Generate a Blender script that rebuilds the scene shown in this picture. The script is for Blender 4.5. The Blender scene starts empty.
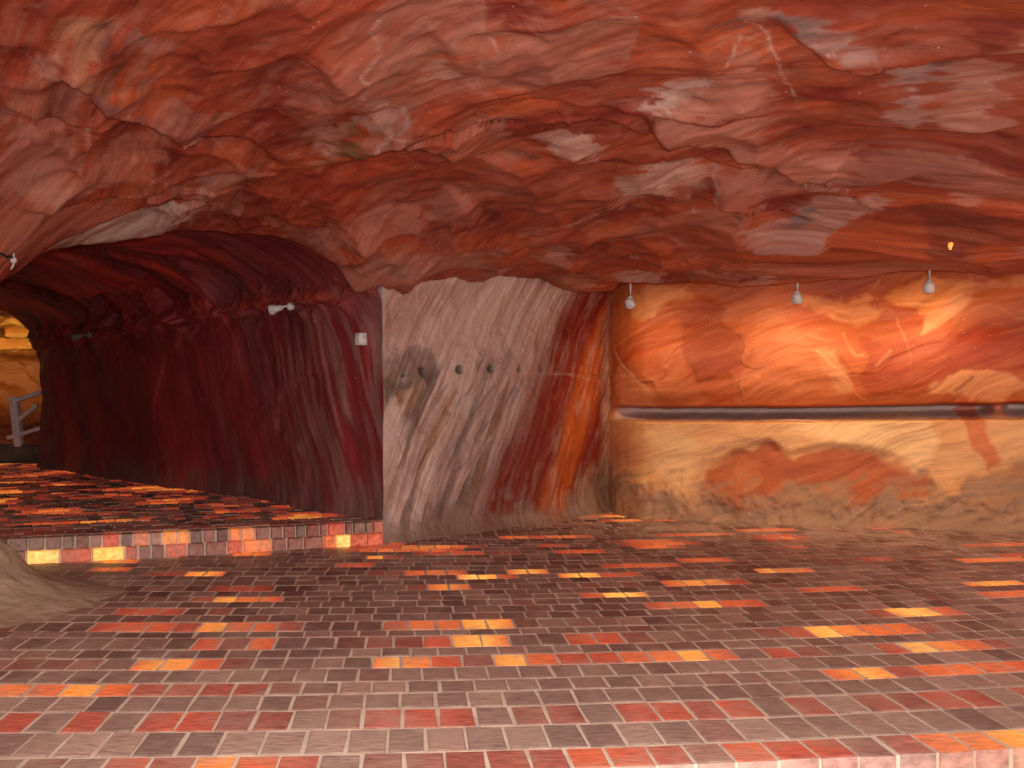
import bpy, bmesh, math, random
import numpy as np
from mathutils import Vector, Matrix, Euler

random.seed(7)
RNG = np.random.default_rng(11)
S = bpy.context.scene
COL = S.collection

# ------------------------------------------------------------------ camera, light, exposure
EYE = 1.2          # lens height above the main brick floor
F = 1000.0         # focal length in pixels of the 1024 wide frame
HY = 400.0         # horizon row
cam_d = bpy.data.cameras.new('camera')
cam = bpy.data.objects.new('camera', cam_d)
COL.objects.link(cam)
cam.location = (0, 0, EYE)
cam.rotation_euler = (math.pi / 2, 0, 0)
cam_d.sensor_width = 36.0
cam_d.lens = 36.0 * F / 1024.0
cam_d.shift_y = 16.0 / 1024.0
cam_d.clip_start = 0.05
S.camera = cam

w = bpy.data.worlds.new('mine_hall_light')
S.world = w
w.use_nodes = True
w.node_tree.nodes['Background'].inputs[0].default_value = (1.0, 0.9, 0.84, 1)
w.node_tree.nodes['Background'].inputs[1].default_value = 0.42

def lamp(name, kind, loc, energy, color, size=0.1, target=None, spot=None, blend=0.6):
    d = bpy.data.lights.new(name, kind)
    d.energy = energy
    d.color = color
    if kind == 'AREA':
        d.size = size
    else:
        d.shadow_soft_size = size
    if spot:
        d.spot_size = math.radians(spot)
        d.spot_blend = blend
    o = bpy.data.objects.new(name, d)
    COL.objects.link(o)
    o.location = loc
    if target is not None:
        o.rotation_euler = (Vector(target) - Vector(loc)).to_track_quat('-Z', 'Y').to_euler()
    return o

lamp('camera_flash', 'SPOT', (0.06, -0.02, EYE + 0.09), 900, (1.0, 0.95, 0.90), 0.03, (0.1, 9, 0.9), 92, 0.85)
lamp('fill_light', 'POINT', (-1.7, 0.6, 2.45), 60, (1.0, 0.86, 0.74), 0.25)  # unseen fill lights added to brighten the chamber
lamp('fill_light', 'POINT', (2.0, 0.8, 2.45), 55, (1.0, 0.86, 0.74), 0.25)
lamp('fill_light', 'POINT', (5.2, 5.4, 1.5), 150, (1.0, 0.84, 0.72), 0.4)  # this and the next added beside the view to lift ceiling and floor
lamp('fill_light', 'POINT', (-3.5, 3.4, 1.6), 45, (1.0, 0.86, 0.76), 0.4)

S.view_settings.view_transform = 'Standard'
S.view_settings.look = 'None'
S.view_settings.exposure = 0.0
S.view_settings.gamma = 1.0
S.view_settings.use_curve_mapping = False

# ------------------------------------------------------------------ small maths helpers
def lin(c):
    c = np.asarray(c, float) / 255.0
    return np.where(c <= 0.04045, c / 12.92, ((c + 0.055) / 1.055) ** 2.4)

def sm(a, b, x):
    t = np.clip((x - a) / (b - a), 0, 1)
    return t * t * (3 - 2 * t)

def _hash(ix, iy, seed):
    h = (ix.astype(np.int64) * 374761393 + iy.astype(np.int64) * 668265263 + seed * 974634777) & 0xffffffff
    h = ((h ^ (h >> 13)) * 1274126177) & 0xffffffff
    h = ((h ^ (h >> 15)) * 2246822519) & 0xffffffff
    return (h ^ (h >> 16)).astype(np.float64) / 4294967296.0

def vnoise(x, y, seed=0):
    ix = np.floor(x); iy = np.floor(y)
    fx = x - ix; fy = y - iy
    fx = fx * fx * fx * (fx * (fx * 6 - 15) + 10); fy = fy * fy * fy * (fy * (fy * 6 - 15) + 10)
    a = _hash(ix, iy, seed); b = _hash(ix + 1, iy, seed)
    c = _hash(ix, iy + 1, seed); d = _hash(ix + 1, iy + 1, seed)
    return (a * (1 - fx) + b * fx) * (1 - fy) + (c * (1 - fx) + d * fx) * fy

def fbm(x, y, seed=0, octv=4):
    s = 0; a = 0.5; t = 0
    for k in range(octv):
        s = s + a * vnoise(x, y, seed + k * 17); t += a
        x = x * 2.03 + 3.1; y = y * 2.03 + 7.7; a *= 0.5
    return s / t

def facets(x, y, seed):
    """tilted facets of broken rock: height, distance to the cell edge, two random numbers per facet"""
    ix = np.floor(x); iy = np.floor(y)
    f1 = np.full(x.shape, 9.0); f2 = np.full(x.shape, 9.0)
    hh = np.zeros(x.shape); ra = np.zeros(x.shape); rb = np.zeros(x.shape)
    for i in (-1, 0, 1):
        for j in (-1, 0, 1):
            cx = ix + i; cy = iy + j
            px = cx + 0.15 + 0.7 * _hash(cx, cy, seed); py = cy + 0.15 + 0.7 * _hash(cx, cy, seed + 1)
            d = np.hypot(x - px, y - py)
            h = (_hash(cx, cy, seed + 2) - 0.5) * 1.6 * (x - px) + (_hash(cx, cy, seed + 3) - 0.5) * 1.6 * (y - py) + (_hash(cx, cy, seed + 4) - 0.5) * 0.5
            near = d < f1
            f2 = np.where(near, f1, np.minimum(f2, d))
            hh = np.where(near, h, hh)
            ra = np.where(near, _hash(cx, cy, seed + 5), ra); rb = np.where(near, _hash(cx, cy, seed + 6), rb)
            f1 = np.where(near, d, f1)
    return hh, f2 - f1, ra, rb

def scallop(x, y, seed):
    ix = np.floor(x); iy = np.floor(y)
    q = np.full(x.shape, 9.0)
    for i in (-1, 0, 1):
        for j in (-1, 0, 1):
            cx = ix + i; cy = iy + j
            px = cx + 0.1 + 0.8 * _hash(cx, cy, seed); py = cy + 0.1 + 0.8 * _hash(cx, cy, seed + 1)
            q = np.minimum(q, (x - px) ** 2 + (y - py) ** 2 + 0.35 * _hash(cx, cy, seed + 4))
    return q

def seg_dist(px, py, pts):
    best = np.full(px.shape, 1e9); side = np.ones(px.shape); tt = np.zeros(px.shape)
    L = [0]
    for a, b in zip(pts[:-1], pts[1:]):
        L.append(L[-1] + math.hypot(b[0] - a[0], b[1] - a[1]))
    for k, (a, b) in enumerate(zip(pts[:-1], pts[1:])):
        ex, ey = b[0] - a[0], b[1] - a[1]
        l2 = ex * ex + ey * ey + 1e-12
        t = np.clip(((px - a[0]) * ex + (py - a[1]) * ey) / l2, 0, 1)
        dx = px - a[0] - t * ex; dy = py - a[1] - t * ey
        d = np.hypot(dx, dy)
        m = d < best
        best = np.where(m, d, best)
        side = np.where(m, np.sign(ex * (py - a[1]) - ey * (px - a[0])), side)
        tt = np.where(m, (L[k] + t * (L[k + 1] - L[k])) / (L[-1] + 1e-9), tt)
    return best, side, tt, L[-1]

def inside(px, py, poly):
    r = np.zeros(px.shape, bool)
    n = len(poly)
    for i in range(n):
        x0, y0 = poly[i]; x1, y1 = poly[(i + 1) % n]
        if y0 == y1:
            continue
        r ^= ((y0 > py) != (y1 > py)) & (px < (x1 - x0) * (py - y0) / (y1 - y0) + x0)
    return r

class Face:
    """a rock face in its own surface coordinates (a, b): relief and colour are laid on in metres"""
    def __init__(s, a, b, col, wob, grain=None, gk=0.0):
        s.grain = (grain if grain is not None else wob).ravel() - 0.5; s.gk = gk
        s.a, s.b, s.col, s.wob = a.ravel(), b.ravel(), col.reshape(-1, 3), wob.ravel()
        s.h = np.zeros(s.a.shape)
    def box(s, pts, m):
        p = np.array(pts)
        return np.nonzero((s.a > p[:, 0].min() - m) & (s.a < p[:, 0].max() + m) & (s.b > p[:, 1].min() - m) & (s.b < p[:, 1].max() + m))[0]
    def lip(s, pts, h, wn=0.35, wf=0.5, kf=0.6, wob=0.02):
        """one slab ends along pts and hangs lower (or proud) on its left side"""
        i = s.box(pts, 1.6)
        if not len(i): return
        x = s.a[i] + (s.wob[i] - 0.5) * wob; y = s.b[i] + (s.wob[::-1][i] - 0.5) * wob
        d, sd, t, L = seg_dist(x, y, pts)
        tap = sm(0, 0.3, t) * sm(1, 0.7, t)
        w = sm(-0.06, 0.06, sd * d)
        s.h[i] += (h * np.exp(-d / wn) * (1 - w) - h * kf * np.exp(-d / wf) * w) * tap
    def patch(s, pts, color, k, soft=0.03, wob=0.10):
        i = s.box(pts, 0.4)
        if not len(i): return
        d, _, _, _ = seg_dist(s.a[i], s.b[i], pts + [pts[0]])
        d = np.where(inside(s.a[i], s.b[i], pts), -d, d) + (s.wob[i] - 0.5) * wob * 2 + s.grain[i] * s.gk
        m = (np.clip(k * (1 + s.grain[i] * s.gk * 5), 0, 1) * sm(soft, -soft, d))[:, None]
        s.col[i] = s.col[i] * (1 - m) + lin(color) * m
    def vein(s, pts, color, k, wd=0.012, wob=0.06):
        i = s.box(pts, 0.3)
        if not len(i): return
        d, _, t, _ = seg_dist(s.a[i] + (s.wob[i] - 0.5) * wob, s.b[i] + (s.wob[::-1][i] - 0.5) * wob, pts)
        m = (k * np.exp(-(d / wd) ** 2) * (0.45 + 0.55 * sm(0.35, 0.6, s.wob[i])))[:, None]
        s.col[i] = s.col[i] * (1 - m) + lin(color) * m
    def pit(s, p, r, depth):
        i = s.box([p], r * 2.5)
        d = np.hypot(s.a[i] - p[0], s.b[i] - p[1])
        s.h[i] -= depth * sm(r * 1.15, r * 0.55, d)

# ------------------------------------------------------------------ materials
def nodes(m):
    m.use_nodes = True
    nt = m.node_tree
    return nt, nt.nodes, nt.links, nt.nodes['Principled BSDF']

def make_rock(name, pale, pale_k, streak_k, bump=0.35, rough=0.55):
    m = bpy.data.materials.new(name)
    nt, N, L, B = nodes(m)
    col = N.new('ShaderNodeAttribute'); col.attribute_name = 'tint'
    st = N.new('ShaderNodeAttribute'); st.attribute_name = 'strata'
    mp = N.new('ShaderNodeVectorMath'); mp.operation = 'MULTIPLY'; mp.inputs[1].default_value = (1.4, 12, 2)
    L.new(st.outputs['Vector'], mp.inputs[0])
    n1 = N.new('ShaderNodeTexNoise'); n1.inputs['Scale'].default_value = 1; n1.inputs['Detail'].default_value = 6; n1.inputs['Roughness'].default_value = 0.68
    L.new(mp.outputs[0], n1.inputs['Vector'])
    mr = N.new('ShaderNodeMapRange'); mr.inputs[1].default_value = 0.28; mr.inputs[2].default_value = 0.72
    mr.inputs[3].default_value = 1 - streak_k; mr.inputs[4].default_value = 1 + streak_k
    L.new(n1.outputs[0], mr.inputs[0])
    mu = N.new('ShaderNodeVectorMath'); mu.operation = 'MULTIPLY'
    L.new(col.outputs['Color'], mu.inputs[0]); L.new(mr.outputs[0], mu.inputs[1])
    # frosted salt bloom in elongated blotches
    mp2 = N.new('ShaderNodeVectorMath'); mp2.operation = 'MULTIPLY'; mp2.inputs[1].default_value = (1.5, 4.2, 2)
    L.new(st.outputs['Vector'], mp2.inputs[0])
    n2 = N.new('ShaderNodeTexNoise'); n2.inputs['Scale'].default_value = 1.3; n2.inputs['Detail'].default_value = 7; n2.inputs['Roughness'].default_value = 0.62
    L.new(mp2.outputs[0], n2.inputs['Vector'])
    mr2 = N.new('ShaderNodeMapRange'); mr2.inputs[1].default_value = 0.5; mr2.inputs[2].default_value = 0.72; mr2.inputs[4].default_value = pale_k
    L.new(n2.outputs[0], mr2.inputs[0])
    mx = N.new('ShaderNodeMix'); mx.data_type = 'RGBA'
    mx.inputs[7].default_value = (*lin(pale), 1)
    L.new(mr2.outputs[0], mx.inputs[0]); L.new(mu.outputs[0], mx.inputs[6])
    # bright salt grains, their flash glints painted in as white specks
    tc = N.new('ShaderNodeTexCoord')
    vo = N.new('ShaderNodeTexVoronoi'); vo.inputs['Scale'].default_value = 9
    L.new(tc.outputs['Object'], vo.inputs['Vector'])
    mr3 = N.new('ShaderNodeMapRange'); mr3.inputs[1].default_value = 0.055; mr3.inputs[2].default_value = 0.03; mr3.inputs[4].default_value = 0.6
    L.new(vo.outputs['Distance'], mr3.inputs[0])
    mx2 = N.new('ShaderNodeMix'); mx2.data_type = 'RGBA'; mx2.inputs[7].default_value = (0.75, 0.66, 0.6, 1)
    L.new(mr3.outputs[0], mx2.inputs[0]); L.new(mx.outputs[2], mx2.inputs[6])
    L.new(mx2.outputs[2], B.inputs['Base Color'])
    n3 = N.new('ShaderNodeTexNoise'); n3.inputs['Scale'].default_value = 14; n3.inputs['Detail'].default_value = 6
    L.new(tc.outputs['Object'], n3.inputs['Vector'])
    ad = N.new('ShaderNodeMath'); ad.operation = 'ADD'
    L.new(n1.outputs[0], ad.inputs[0]); L.new(n3.outputs[0], ad.inputs[1])
    bp = N.new('ShaderNodeBump'); bp.inputs['Strength'].default_value = bump; bp.inputs['Distance'].default_value = 0.03
    L.new(ad.outputs[0], bp.inputs['Height']); L.new(bp.outputs[0], B.inputs['Normal'])
    B.inputs['Roughness'].default_value = rough
    B.inputs['Specular IOR Level'].default_value = 0.35
    return m

M_CEIL = make_rock('red_salt_rock', (166, 112, 94), 0.45, 0.32)
M_DARK = make_rock('dark_maroon_salt_rock', (96, 40, 40), 0.5, 0.36)
M_PILL = make_rock('grey_streaked_salt_rock', (186, 160, 148), 0.5, 0.2, 0.6)
M_WARM = make_rock('orange_salt_rock', (206, 130, 84), 0.3, 0.22)
M_SAND = make_rock('dusty_salt_earth', (150, 128, 104), 0.3, 0.1, 0.6, 0.95)

def make_brick():
    m = bpy.data.materials.new('salt_brick')
    nt, N, L, B = nodes(m)
    col = N.new('ShaderNodeAttribute'); col.attribute_name = 'tint'
    gl = N.new('ShaderNodeAttribute'); gl.attribute_name = 'glow'
    tc = N.new('ShaderNodeTexCoord')
    mp = N.new('ShaderNodeMapping'); mp.inputs['Scale'].default_value = (14, 60, 30)
    L.new(tc.outputs['Object'], mp.inputs[0])
    n1 = N.new('ShaderNodeTexNoise'); n1.inputs['Scale'].default_value = 1.0; n1.inputs['Detail'].default_value = 6; n1.inputs['Roughness'].default_value = 0.65
    L.new(mp.outputs[0], n1.inputs['Vector'])
    mr = N.new('ShaderNodeMapRange'); mr.inputs[1].default_value = 0.3; mr.inputs[2].default_value = 0.7; mr.inputs[3].default_value = 0.5; mr.inputs[4].default_value = 1.4
    L.new(n1.outputs[0], mr.inputs[0])
    mu = N.new('ShaderNodeVectorMath'); mu.operation = 'MULTIPLY'
    L.new(col.outputs['Color'], mu.inputs[0]); L.new(mr.outputs[0], mu.inputs[1])
    # trodden dust and mortar smears over the tops
    n2 = N.new('ShaderNodeTexNoise'); n2.inputs['Scale'].default_value = 2.6; n2.inputs['Detail'].default_value = 8; n2.inputs['Roughness'].default_value = 0.7
    L.new(tc.outputs['Object'], n2.inputs['Vector'])
    mr2 = N.new('ShaderNodeMapRange'); mr2.inputs[1].default_value = 0.46; mr2.inputs[2].default_value = 0.66; mr2.inputs[4].default_value = 0.62
    L.new(n2.outputs[0], mr2.inputs[0])
    mx = N.new('ShaderNodeMix'); mx.data_type = 'RGBA'; mx.inputs[7].default_value = (*lin((190, 168, 148)), 1)
    L.new(mr2.outputs[0], mx.inputs[0]); L.new(mu.outputs[0], mx.inputs[6])
    L.new(mx.outputs[2], B.inputs['Base Color'])
    # light of the bulbs under the translucent bricks
    mu2 = N.new('ShaderNodeVectorMath'); mu2.operation = 'MULTIPLY'
    du = N.new('ShaderNodeMath'); du.operation = 'MULTIPLY_ADD'; du.inputs[1].default_value = -0.8; du.inputs[2].default_value = 1.0
    L.new(mr2.outputs[0], du.inputs[0])
    dm = N.new('ShaderNodeMath'); dm.operation = 'MULTIPLY'; L.new(du.outputs[0], dm.inputs[0]); L.new(mr.outputs[0], dm.inputs[1])
    L.new(gl.outputs['Color'], mu2.inputs[0]); L.new(dm.outputs[0], mu2.inputs[1])
    L.new(mu2.outputs[0], B.inputs['Emission Color'])
    B.inputs['Emission Strength'].default_value = 1.0
    bp = N.new('ShaderNodeBump'); bp.inputs['Strength'].default_value = 0.3; bp.inputs['Distance'].default_value = 0.012
    L.new(n1.outputs[0], bp.inputs['Height']); L.new(bp.outputs[0], B.inputs['Normal'])
    B.inputs['Roughness'].default_value = 0.5
    B.inputs['Specular IOR Level'].default_value = 0.4
    return m
M_BRICK = make_brick()

def plain(name, c, rough=0.5, metal=0.0, c2=None, scale=30, emit=None, es=1.0):
    m = bpy.data.materials.new(name)
    nt, N, L, B = nodes(m)
    c2 = c2 or tuple(int(v * 0.85) for v in c)
    tc = N.new('ShaderNodeTexCoord')
    n = N.new('ShaderNodeTexNoise'); n.inputs['Scale'].default_value = scale; n.inputs['Detail'].default_value = 6
    L.new(tc.outputs['Object'], n.inputs['Vector'])
    mx = N.new('ShaderNodeMix'); mx.data_type = 'RGBA'
    mx.inputs[6].default_value = (*lin(c), 1); mx.inputs[7].default_value = (*lin(c2), 1)
    mr = N.new('ShaderNodeMapRange'); mr.inputs[1].default_value = 0.35; mr.inputs[2].default_value = 0.65
    L.new(n.outputs[0], mr.inputs[0]); L.new(mr.outputs[0], mx.inputs[0]); L.new(mx.outputs[2], B.inputs['Base Color'])
    B.inputs['Roughness'].default_value = rough; B.inputs['Metallic'].default_value = metal
    if emit:
        B.inputs['Emission Color'].default_value = (*lin(emit), 1); B.inputs['Emission Strength'].default_value = es
    return m
M_MORTAR = plain('sandy_mortar', (232, 214, 194), 0.95, 0, (204, 182, 162), 5)
M_WHITE = plain('white_enamel', (222, 216, 210), 0.4)
M_GREY = plain('grey_metal', (120, 116, 112), 0.4, 0.6)
M_BLACK = plain('black_rubber', (26, 24, 24), 0.6)
M_LENS = plain('lit_warm_lens', (255, 220, 160), 0.3, 0, None, 30, (255, 200, 120), 6.0)
M_RAIL = plain('pale_painted_wood', (236, 228, 226), 0.7, 0, (216, 204, 204), 12)
M_LIGHT_SPOT = plain('light_spot_glow', (240, 170, 80), 0.4, 0, None, 30, (240, 160, 70), 0.9)  # emission stands in for light falling on the ceiling
M_ROUGH = plain('rough_mine_floor', (120, 100, 88), 0.95, 0, (90, 72, 62), 4)

# ------------------------------------------------------------------ object helpers
def link(name, me, mat, parent=None):
    o = bpy.data.objects.new(name, me)
    COL.objects.link(o)
    if mat: me.materials.append(mat)
    if parent: o.parent = parent
    return o

def struct(o, label):
    o['kind'] = 'structure'; o['label'] = label
    return o

def tag(o, label, cat, group=None):
    o['label'] = label; o['category'] = cat
    if group: o['group'] = group
    return o

def grid_mesh(name, P, mat, col=None, strata=None, flip=False):
    n, m = P.shape[:2]
    idx = np.arange(n * m).reshape(n, m)
    q = np.stack([idx[:-1, :-1], idx[1:, :-1], idx[1:, 1:], idx[:-1, 1:]], -1).reshape(-1, 4)
    if flip: q = q[:, ::-1]
    me = bpy.data.meshes.new(name)
    me.vertices.add(n * m); me.vertices.foreach_set('co', P.reshape(-1).astype(np.float32))
    me.loops.add(len(q) * 4); me.loops.foreach_set('vertex_index', q.reshape(-1).astype(np.int32))
    me.polygons.add(len(q))
    me.polygons.foreach_set('loop_start', (np.arange(len(q)) * 4).astype(np.int32))
    me.polygons.foreach_set('loop_total', np.full(len(q), 4, np.int32))
    me.polygons.foreach_set('use_smooth', np.ones(len(q), bool))
    me.update(calc_edges=True)
    put_attr(me, col, strata)
    return link(name, me, mat)

def put_attr(me, col=None, strata=None, glow=None):
    n = len(me.vertices)
    for nm, v in (('tint', col), ('glow', glow)):
        if v is not None:
            a = me.attributes.new(nm, 'FLOAT_COLOR', 'POINT')
            rgba = np.ones((n, 4), np.float32); rgba[:, :3] = v.reshape(-1, 3)
            a.data.foreach_set('color', rgba.ravel())
    if strata is not None:
        a = me.attributes.new('strata', 'FLOAT_VECTOR', 'POINT')
        a.data.foreach_set('vector', strata.reshape(-1).astype(np.float32))

def proj(P):
    return 512 + F * P[..., 0] / P[..., 1], HY - F * (P[..., 2] - EYE) / P[..., 1]

def graded(lo, a, b, hi, fine, coarse):
    """coordinate list, fine between a and b"""
    return np.concatenate([np.arange(lo, a, coarse), np.arange(a, b, fine), np.arange(b, hi + 1e-6, coarse)])

# ------------------------------------------------------------------ ceiling
def at_depth(px, py, Y):
    return ((px - 512) * Y / F, Y, EYE + (HY - py) * Y / F)

lip_left = [(-7, 5.6), (-4.4, 6.2), (-3.58, 7.0), (-3.44, 7.4), (-3.08, 7.7), (-2.7, 7.9), (-2.07, 8.1), (-1.69, 8.2), (-1.41, 8.25), (-1.3, 8.33), (-1.1, 8.5), (-0.9, 9.4)]
ctrl = [at_depth(*c) for c in (
    (0, 283, 7.0), (15, 264, 7.2), (47, 246, 7.4), (112, 240, 7.7), (170, 227, 7.9), (212, 229, 8.0), (256, 231, 8.1), (306, 240, 8.2), (330, 254, 8.25), (343, 270, 8.28), (352, 297, 8.33),
    (385, 276, 8.5), (430, 270, 8.8), (470, 268, 9.15), (520, 268, 9.5), (547, 273, 9.6), (587, 283, 9.6), (617, 286, 9.45), (692, 283, 9.3), (768, 286, 9.1), (850, 279, 8.9), (923, 267, 8.7), (968, 274, 8.5), (1024, 266, 8.35),
    (300, 160, 6.6), (400, 118, 5.85), (470, 143, 6.3), (660, 108, 5.65), (745, 139, 6.2), (800, 161, 6.6), (940, 120, 5.8), (120, 98, 5.45), (90, 188, 6.6), (210, 161, 6.55), (0, 200, 6.1),
    (0, 0, 4.35), (0, 110, 5.25), (45, 150, 5.9), (20, 60, 4.85), (256, 0, 4.5), (512, 0, 4.5), (768, 0, 4.45), (1024, 0, 4.35), (512, 60, 5.05), (850, 60, 5.0), (250, 60, 5.0), (640, 215, 7.5), (900, 215, 7.3), (430, 210, 7.5), (1024, 190, 6.6))]
ctrl += [(-5.0, 5.8, 1.0), (-4.7, 7.0, 1.2), (-4.2, 4, 2.3), (-4.2, 1, 2.1), (-2, 2.5, 3.1), (0, 2.5, 3.2), (2, 2.5, 3.15), (4.5, 2.5, 2.9), (5.5, 5.5, 2.5), (5.6, 8, 2.25), (-2, -1.5, 3.2), (2, -1.5, 3.2), (4.5, -1.5, 3.0), (-4.2, -1.5, 2.3),
         (-3, 10, 2.7), (-0.4, 10.5, 2.5), (1.2, 11.2, 2.4), (5, 11, 2.3), (-5.5, 9, 2.0)]
ctrl = np.array(ctrl)
def tps_fit(c):
    n = len(c)
    d = np.hypot(c[:, None, 0] - c[None, :, 0], c[:, None, 1] - c[None, :, 1])
    K = np.where(d > 0, d * d * np.log(d + 1e-12), 0) + np.eye(n) * 0.02
    A = np.zeros((n + 3, n + 3)); A[:n, :n] = K
    A[:n, n] = 1; A[:n, n + 1:] = c[:, :2]; A[n, :n] = 1; A[n + 1:, :n] = c[:, :2].T
    return np.linalg.solve(A, np.concatenate([c[:, 2], [0, 0, 0]]))
TW = tps_fit(ctrl)
def zbase(x, y):
    n = len(ctrl)
    z = TW[n] + TW[n + 1] * x + TW[n + 2] * y
    for k in range(n):
        d2 = (x - ctrl[k, 0]) ** 2 + (y - ctrl[k, 1]) ** 2
        z = z + TW[k] * 0.5 * d2 * np.log(d2 + 1e-12)
    return z

KY = 2.4   # the depth axis of the ceiling is stretched so that relief reads from below
def cpt(px, py):
    """ceiling point (surface coordinates) that stands where the photograph shows it"""
    Y = 6.0
    k = (px - 512) / F; s = (HY - py) / F
    lo, hi = 2.5, 11.0
    ys = np.linspace(2.8, 10.5, 400)
    g = zbase(k * ys, ys) - EYE - s * ys
    i = np.nonzero(g[:-1] * g[1:] < 0)[0]
    if len(i):
        j = i[0]; Y = ys[j] + (ys[j + 1] - ys[j]) * g[j] / (g[j] - g[j + 1])
    else:
        Y = ys[np.argmin(np.abs(g))]
    return (k * Y, Y * KY)
def cpts(l): return [cpt(*p) for p in l]

def build_ceiling():
    xs = graded(-7.0, -4.1, 5.0, 6.6, 0.0155, 0.12)
    ys = graded(-1.6, 4.0, 9.8, 11.6, 0.0165, 0.09)
    X, Y = np.meshgrid(xs, ys, indexing='ij')
    Z0 = zbase(X, Y)
    b = Y * KY
    wx = (fbm(X * 0.9, b * 0.9, 3, 3) - 0.5) * 1.1; wy = (fbm(X * 0.9, b * 0.9, 9, 3) - 0.5) * 1.1
    phi = np.radians(np.clip(44 - 8.5 * (X + 2.0), 10, 50))
    u = X * np.cos(phi) - b * np.sin(phi) + wx * 0.6
    v = X * np.sin(phi) + b * np.cos(phi) + wy * 0.5
    h1, e1, ra, rb = facets(u / 1.9 + wx * 0.35, v / 1.0 + wy * 0.35, 21)
    h2, e2, rc, rd = facets(u / 0.8 + wx * 0.5, v / 0.42 + wy * 0.5, 55)
    n1 = fbm(u * 0.8, v * 2.2, 31, 5); n2 = fbm(u * 2.0, v * 9.0, 77, 4); wob = fbm(X * 2.6, b * 2.6, 41, 4)
    col = np.zeros(X.shape + (3,))
    deep = lin((118, 38, 28)); red = lin((166, 74, 48)); org = lin((178, 82, 44)); pale = lin((168, 120, 104))
    t = np.clip(n1 * 1.5 - 0.25 + (ra - 0.5) * 0.35 + (n2 - 0.5) * 0.5, 0, 1)[..., None]
    col[:] = deep * (1 - t) + red * t
    t = (sm(0.45, 0.8, fbm(u * 0.7, v * 1.6, 91, 3)) * 0.7)[..., None]
    col[:] = col * (1 - t) + org * t
    k = (sm(0.62, 0.95, rb) * 0.38 + sm(0.7, 1.0, rd) * 0.14) * sm(0.25, 0.6, n2 + 0.15)
    k = np.clip(k + 0.35 * np.exp(-(e1 / 0.035) ** 2) * sm(0.5, 0.75, wob) + 0.12 * np.exp(-(e2 / 0.05) ** 2) * sm(0.5, 0.75, wob), 0, 0.8)[..., None]
    col[:] = col * (1 - k) + pale * k
    f = Face(X, b, col, wob, fbm(u * 1.6, v * 11.0, 177, 4), 0.34)
    # relief: positive = hangs lower
    sc1 = scallop(u / 2.3 + wx * 0.3, v / 1.25 + wy * 0.3, 121); sc2 = scallop(u / 0.95 + wx * 0.5, v / 0.5 + wy * 0.5, 131)
    calm = sm(0.35, 0.65, fbm(X * 0.7, b * 0.7, 141, 3))
    f.h += (0.17 * sc1 + 0.032 * sc2 * calm + 0.022 * h1 * sm(0.5, 0.62, fbm(X * 0.8, b * 0.8, 151, 3)) + 0.06 * (n1 - 0.5) + 0.012 * (n2 - 0.5)).ravel()
    LP = [([(40, 22), (62, 48), (82, 67), (100, 90), (115, 96), (135, 99), (162, 104), (180, 120), (200, 118), (220, 118), (240, 122), (256, 131), (275, 145), (297, 160)], 0.09),
          ([(297, 160), (320, 151), (340, 146), (365, 135), (385, 121), (400, 117), (430, 125), (460, 140), (485, 144), (530, 141)], 0.10),
          ([(0, 95), (8, 101), (37, 107), (67, 112), (100, 108), (135, 99)], 0.05),
          ([(480, 98), (512, 90), (550, 91), (612, 92), (642, 97), (662, 110), (687, 122), (725, 132), (745, 139), (768, 145), (783, 156), (800, 162), (815, 158), (830, 161), (880, 159), (960, 150)], 0.09),
          ([(470, 124), (512, 115), (550, 106), (587, 104), (617, 106), (650, 117), (675, 122), (720, 131)], 0.07),
          ([(590, 158), (617, 156), (652, 150), (672, 149), (692, 150), (725, 157), (768, 159), (800, 165)], 0.05),
          ([(860, 138), (888, 128), (918, 120), (943, 120), (980, 114), (1040, 108)], 0.06),
          ([(775, 6), (783, 15), (793, 28), (830, 40), (855, 44), (890, 46), (930, 40)], 0.05),
          ([(640, 96), (692, 94), (768, 93), (815, 89)], 0.05),
          ([(709, 158), (720, 190), (730, 192), (768, 184), (820, 172)], 0.05),
          ([(-10, 205), (0, 203), (37, 198), (90, 187), (140, 184), (175, 167), (212, 161), (256, 149), (290, 150)], 0.06),
          ([(50, 243), (82, 225), (130, 203), (160, 191), (195, 188)], 0.05),
          ([(380, 215), (420, 222), (470, 222), (482, 215), (472, 195), (440, 180), (400, 178)], 0.035),
          ([(330, 232), (380, 226), (420, 218), (430, 205), (400, 200), (350, 205)], 0.035),
          ([(256, 38), (275, 40), (300, 44), (320, 52), (332, 66), (330, 80), (316, 96)], 0.05),
          ([(428, 12), (440, 22), (452, 45), (458, 72)], 0.03),
          ([(470, 232), (540, 226), (590, 214), (640, 196), (690, 200)], 0.04),
          ([(800, 255), (830, 225), (880, 200), (940, 195), (1000, 205)], 0.04),
          ([(560, 262), (620, 250), (680, 262), (740, 250), (800, 262)], 0.035)]
    for l, h in LP:
        f.lip(cpts(l), h * 0.95, 0.4, 0.5)
    PALE = (196, 152, 136); WHT = (204, 184, 174); DK = (70, 34, 34); GR = (104, 90, 88)
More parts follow.
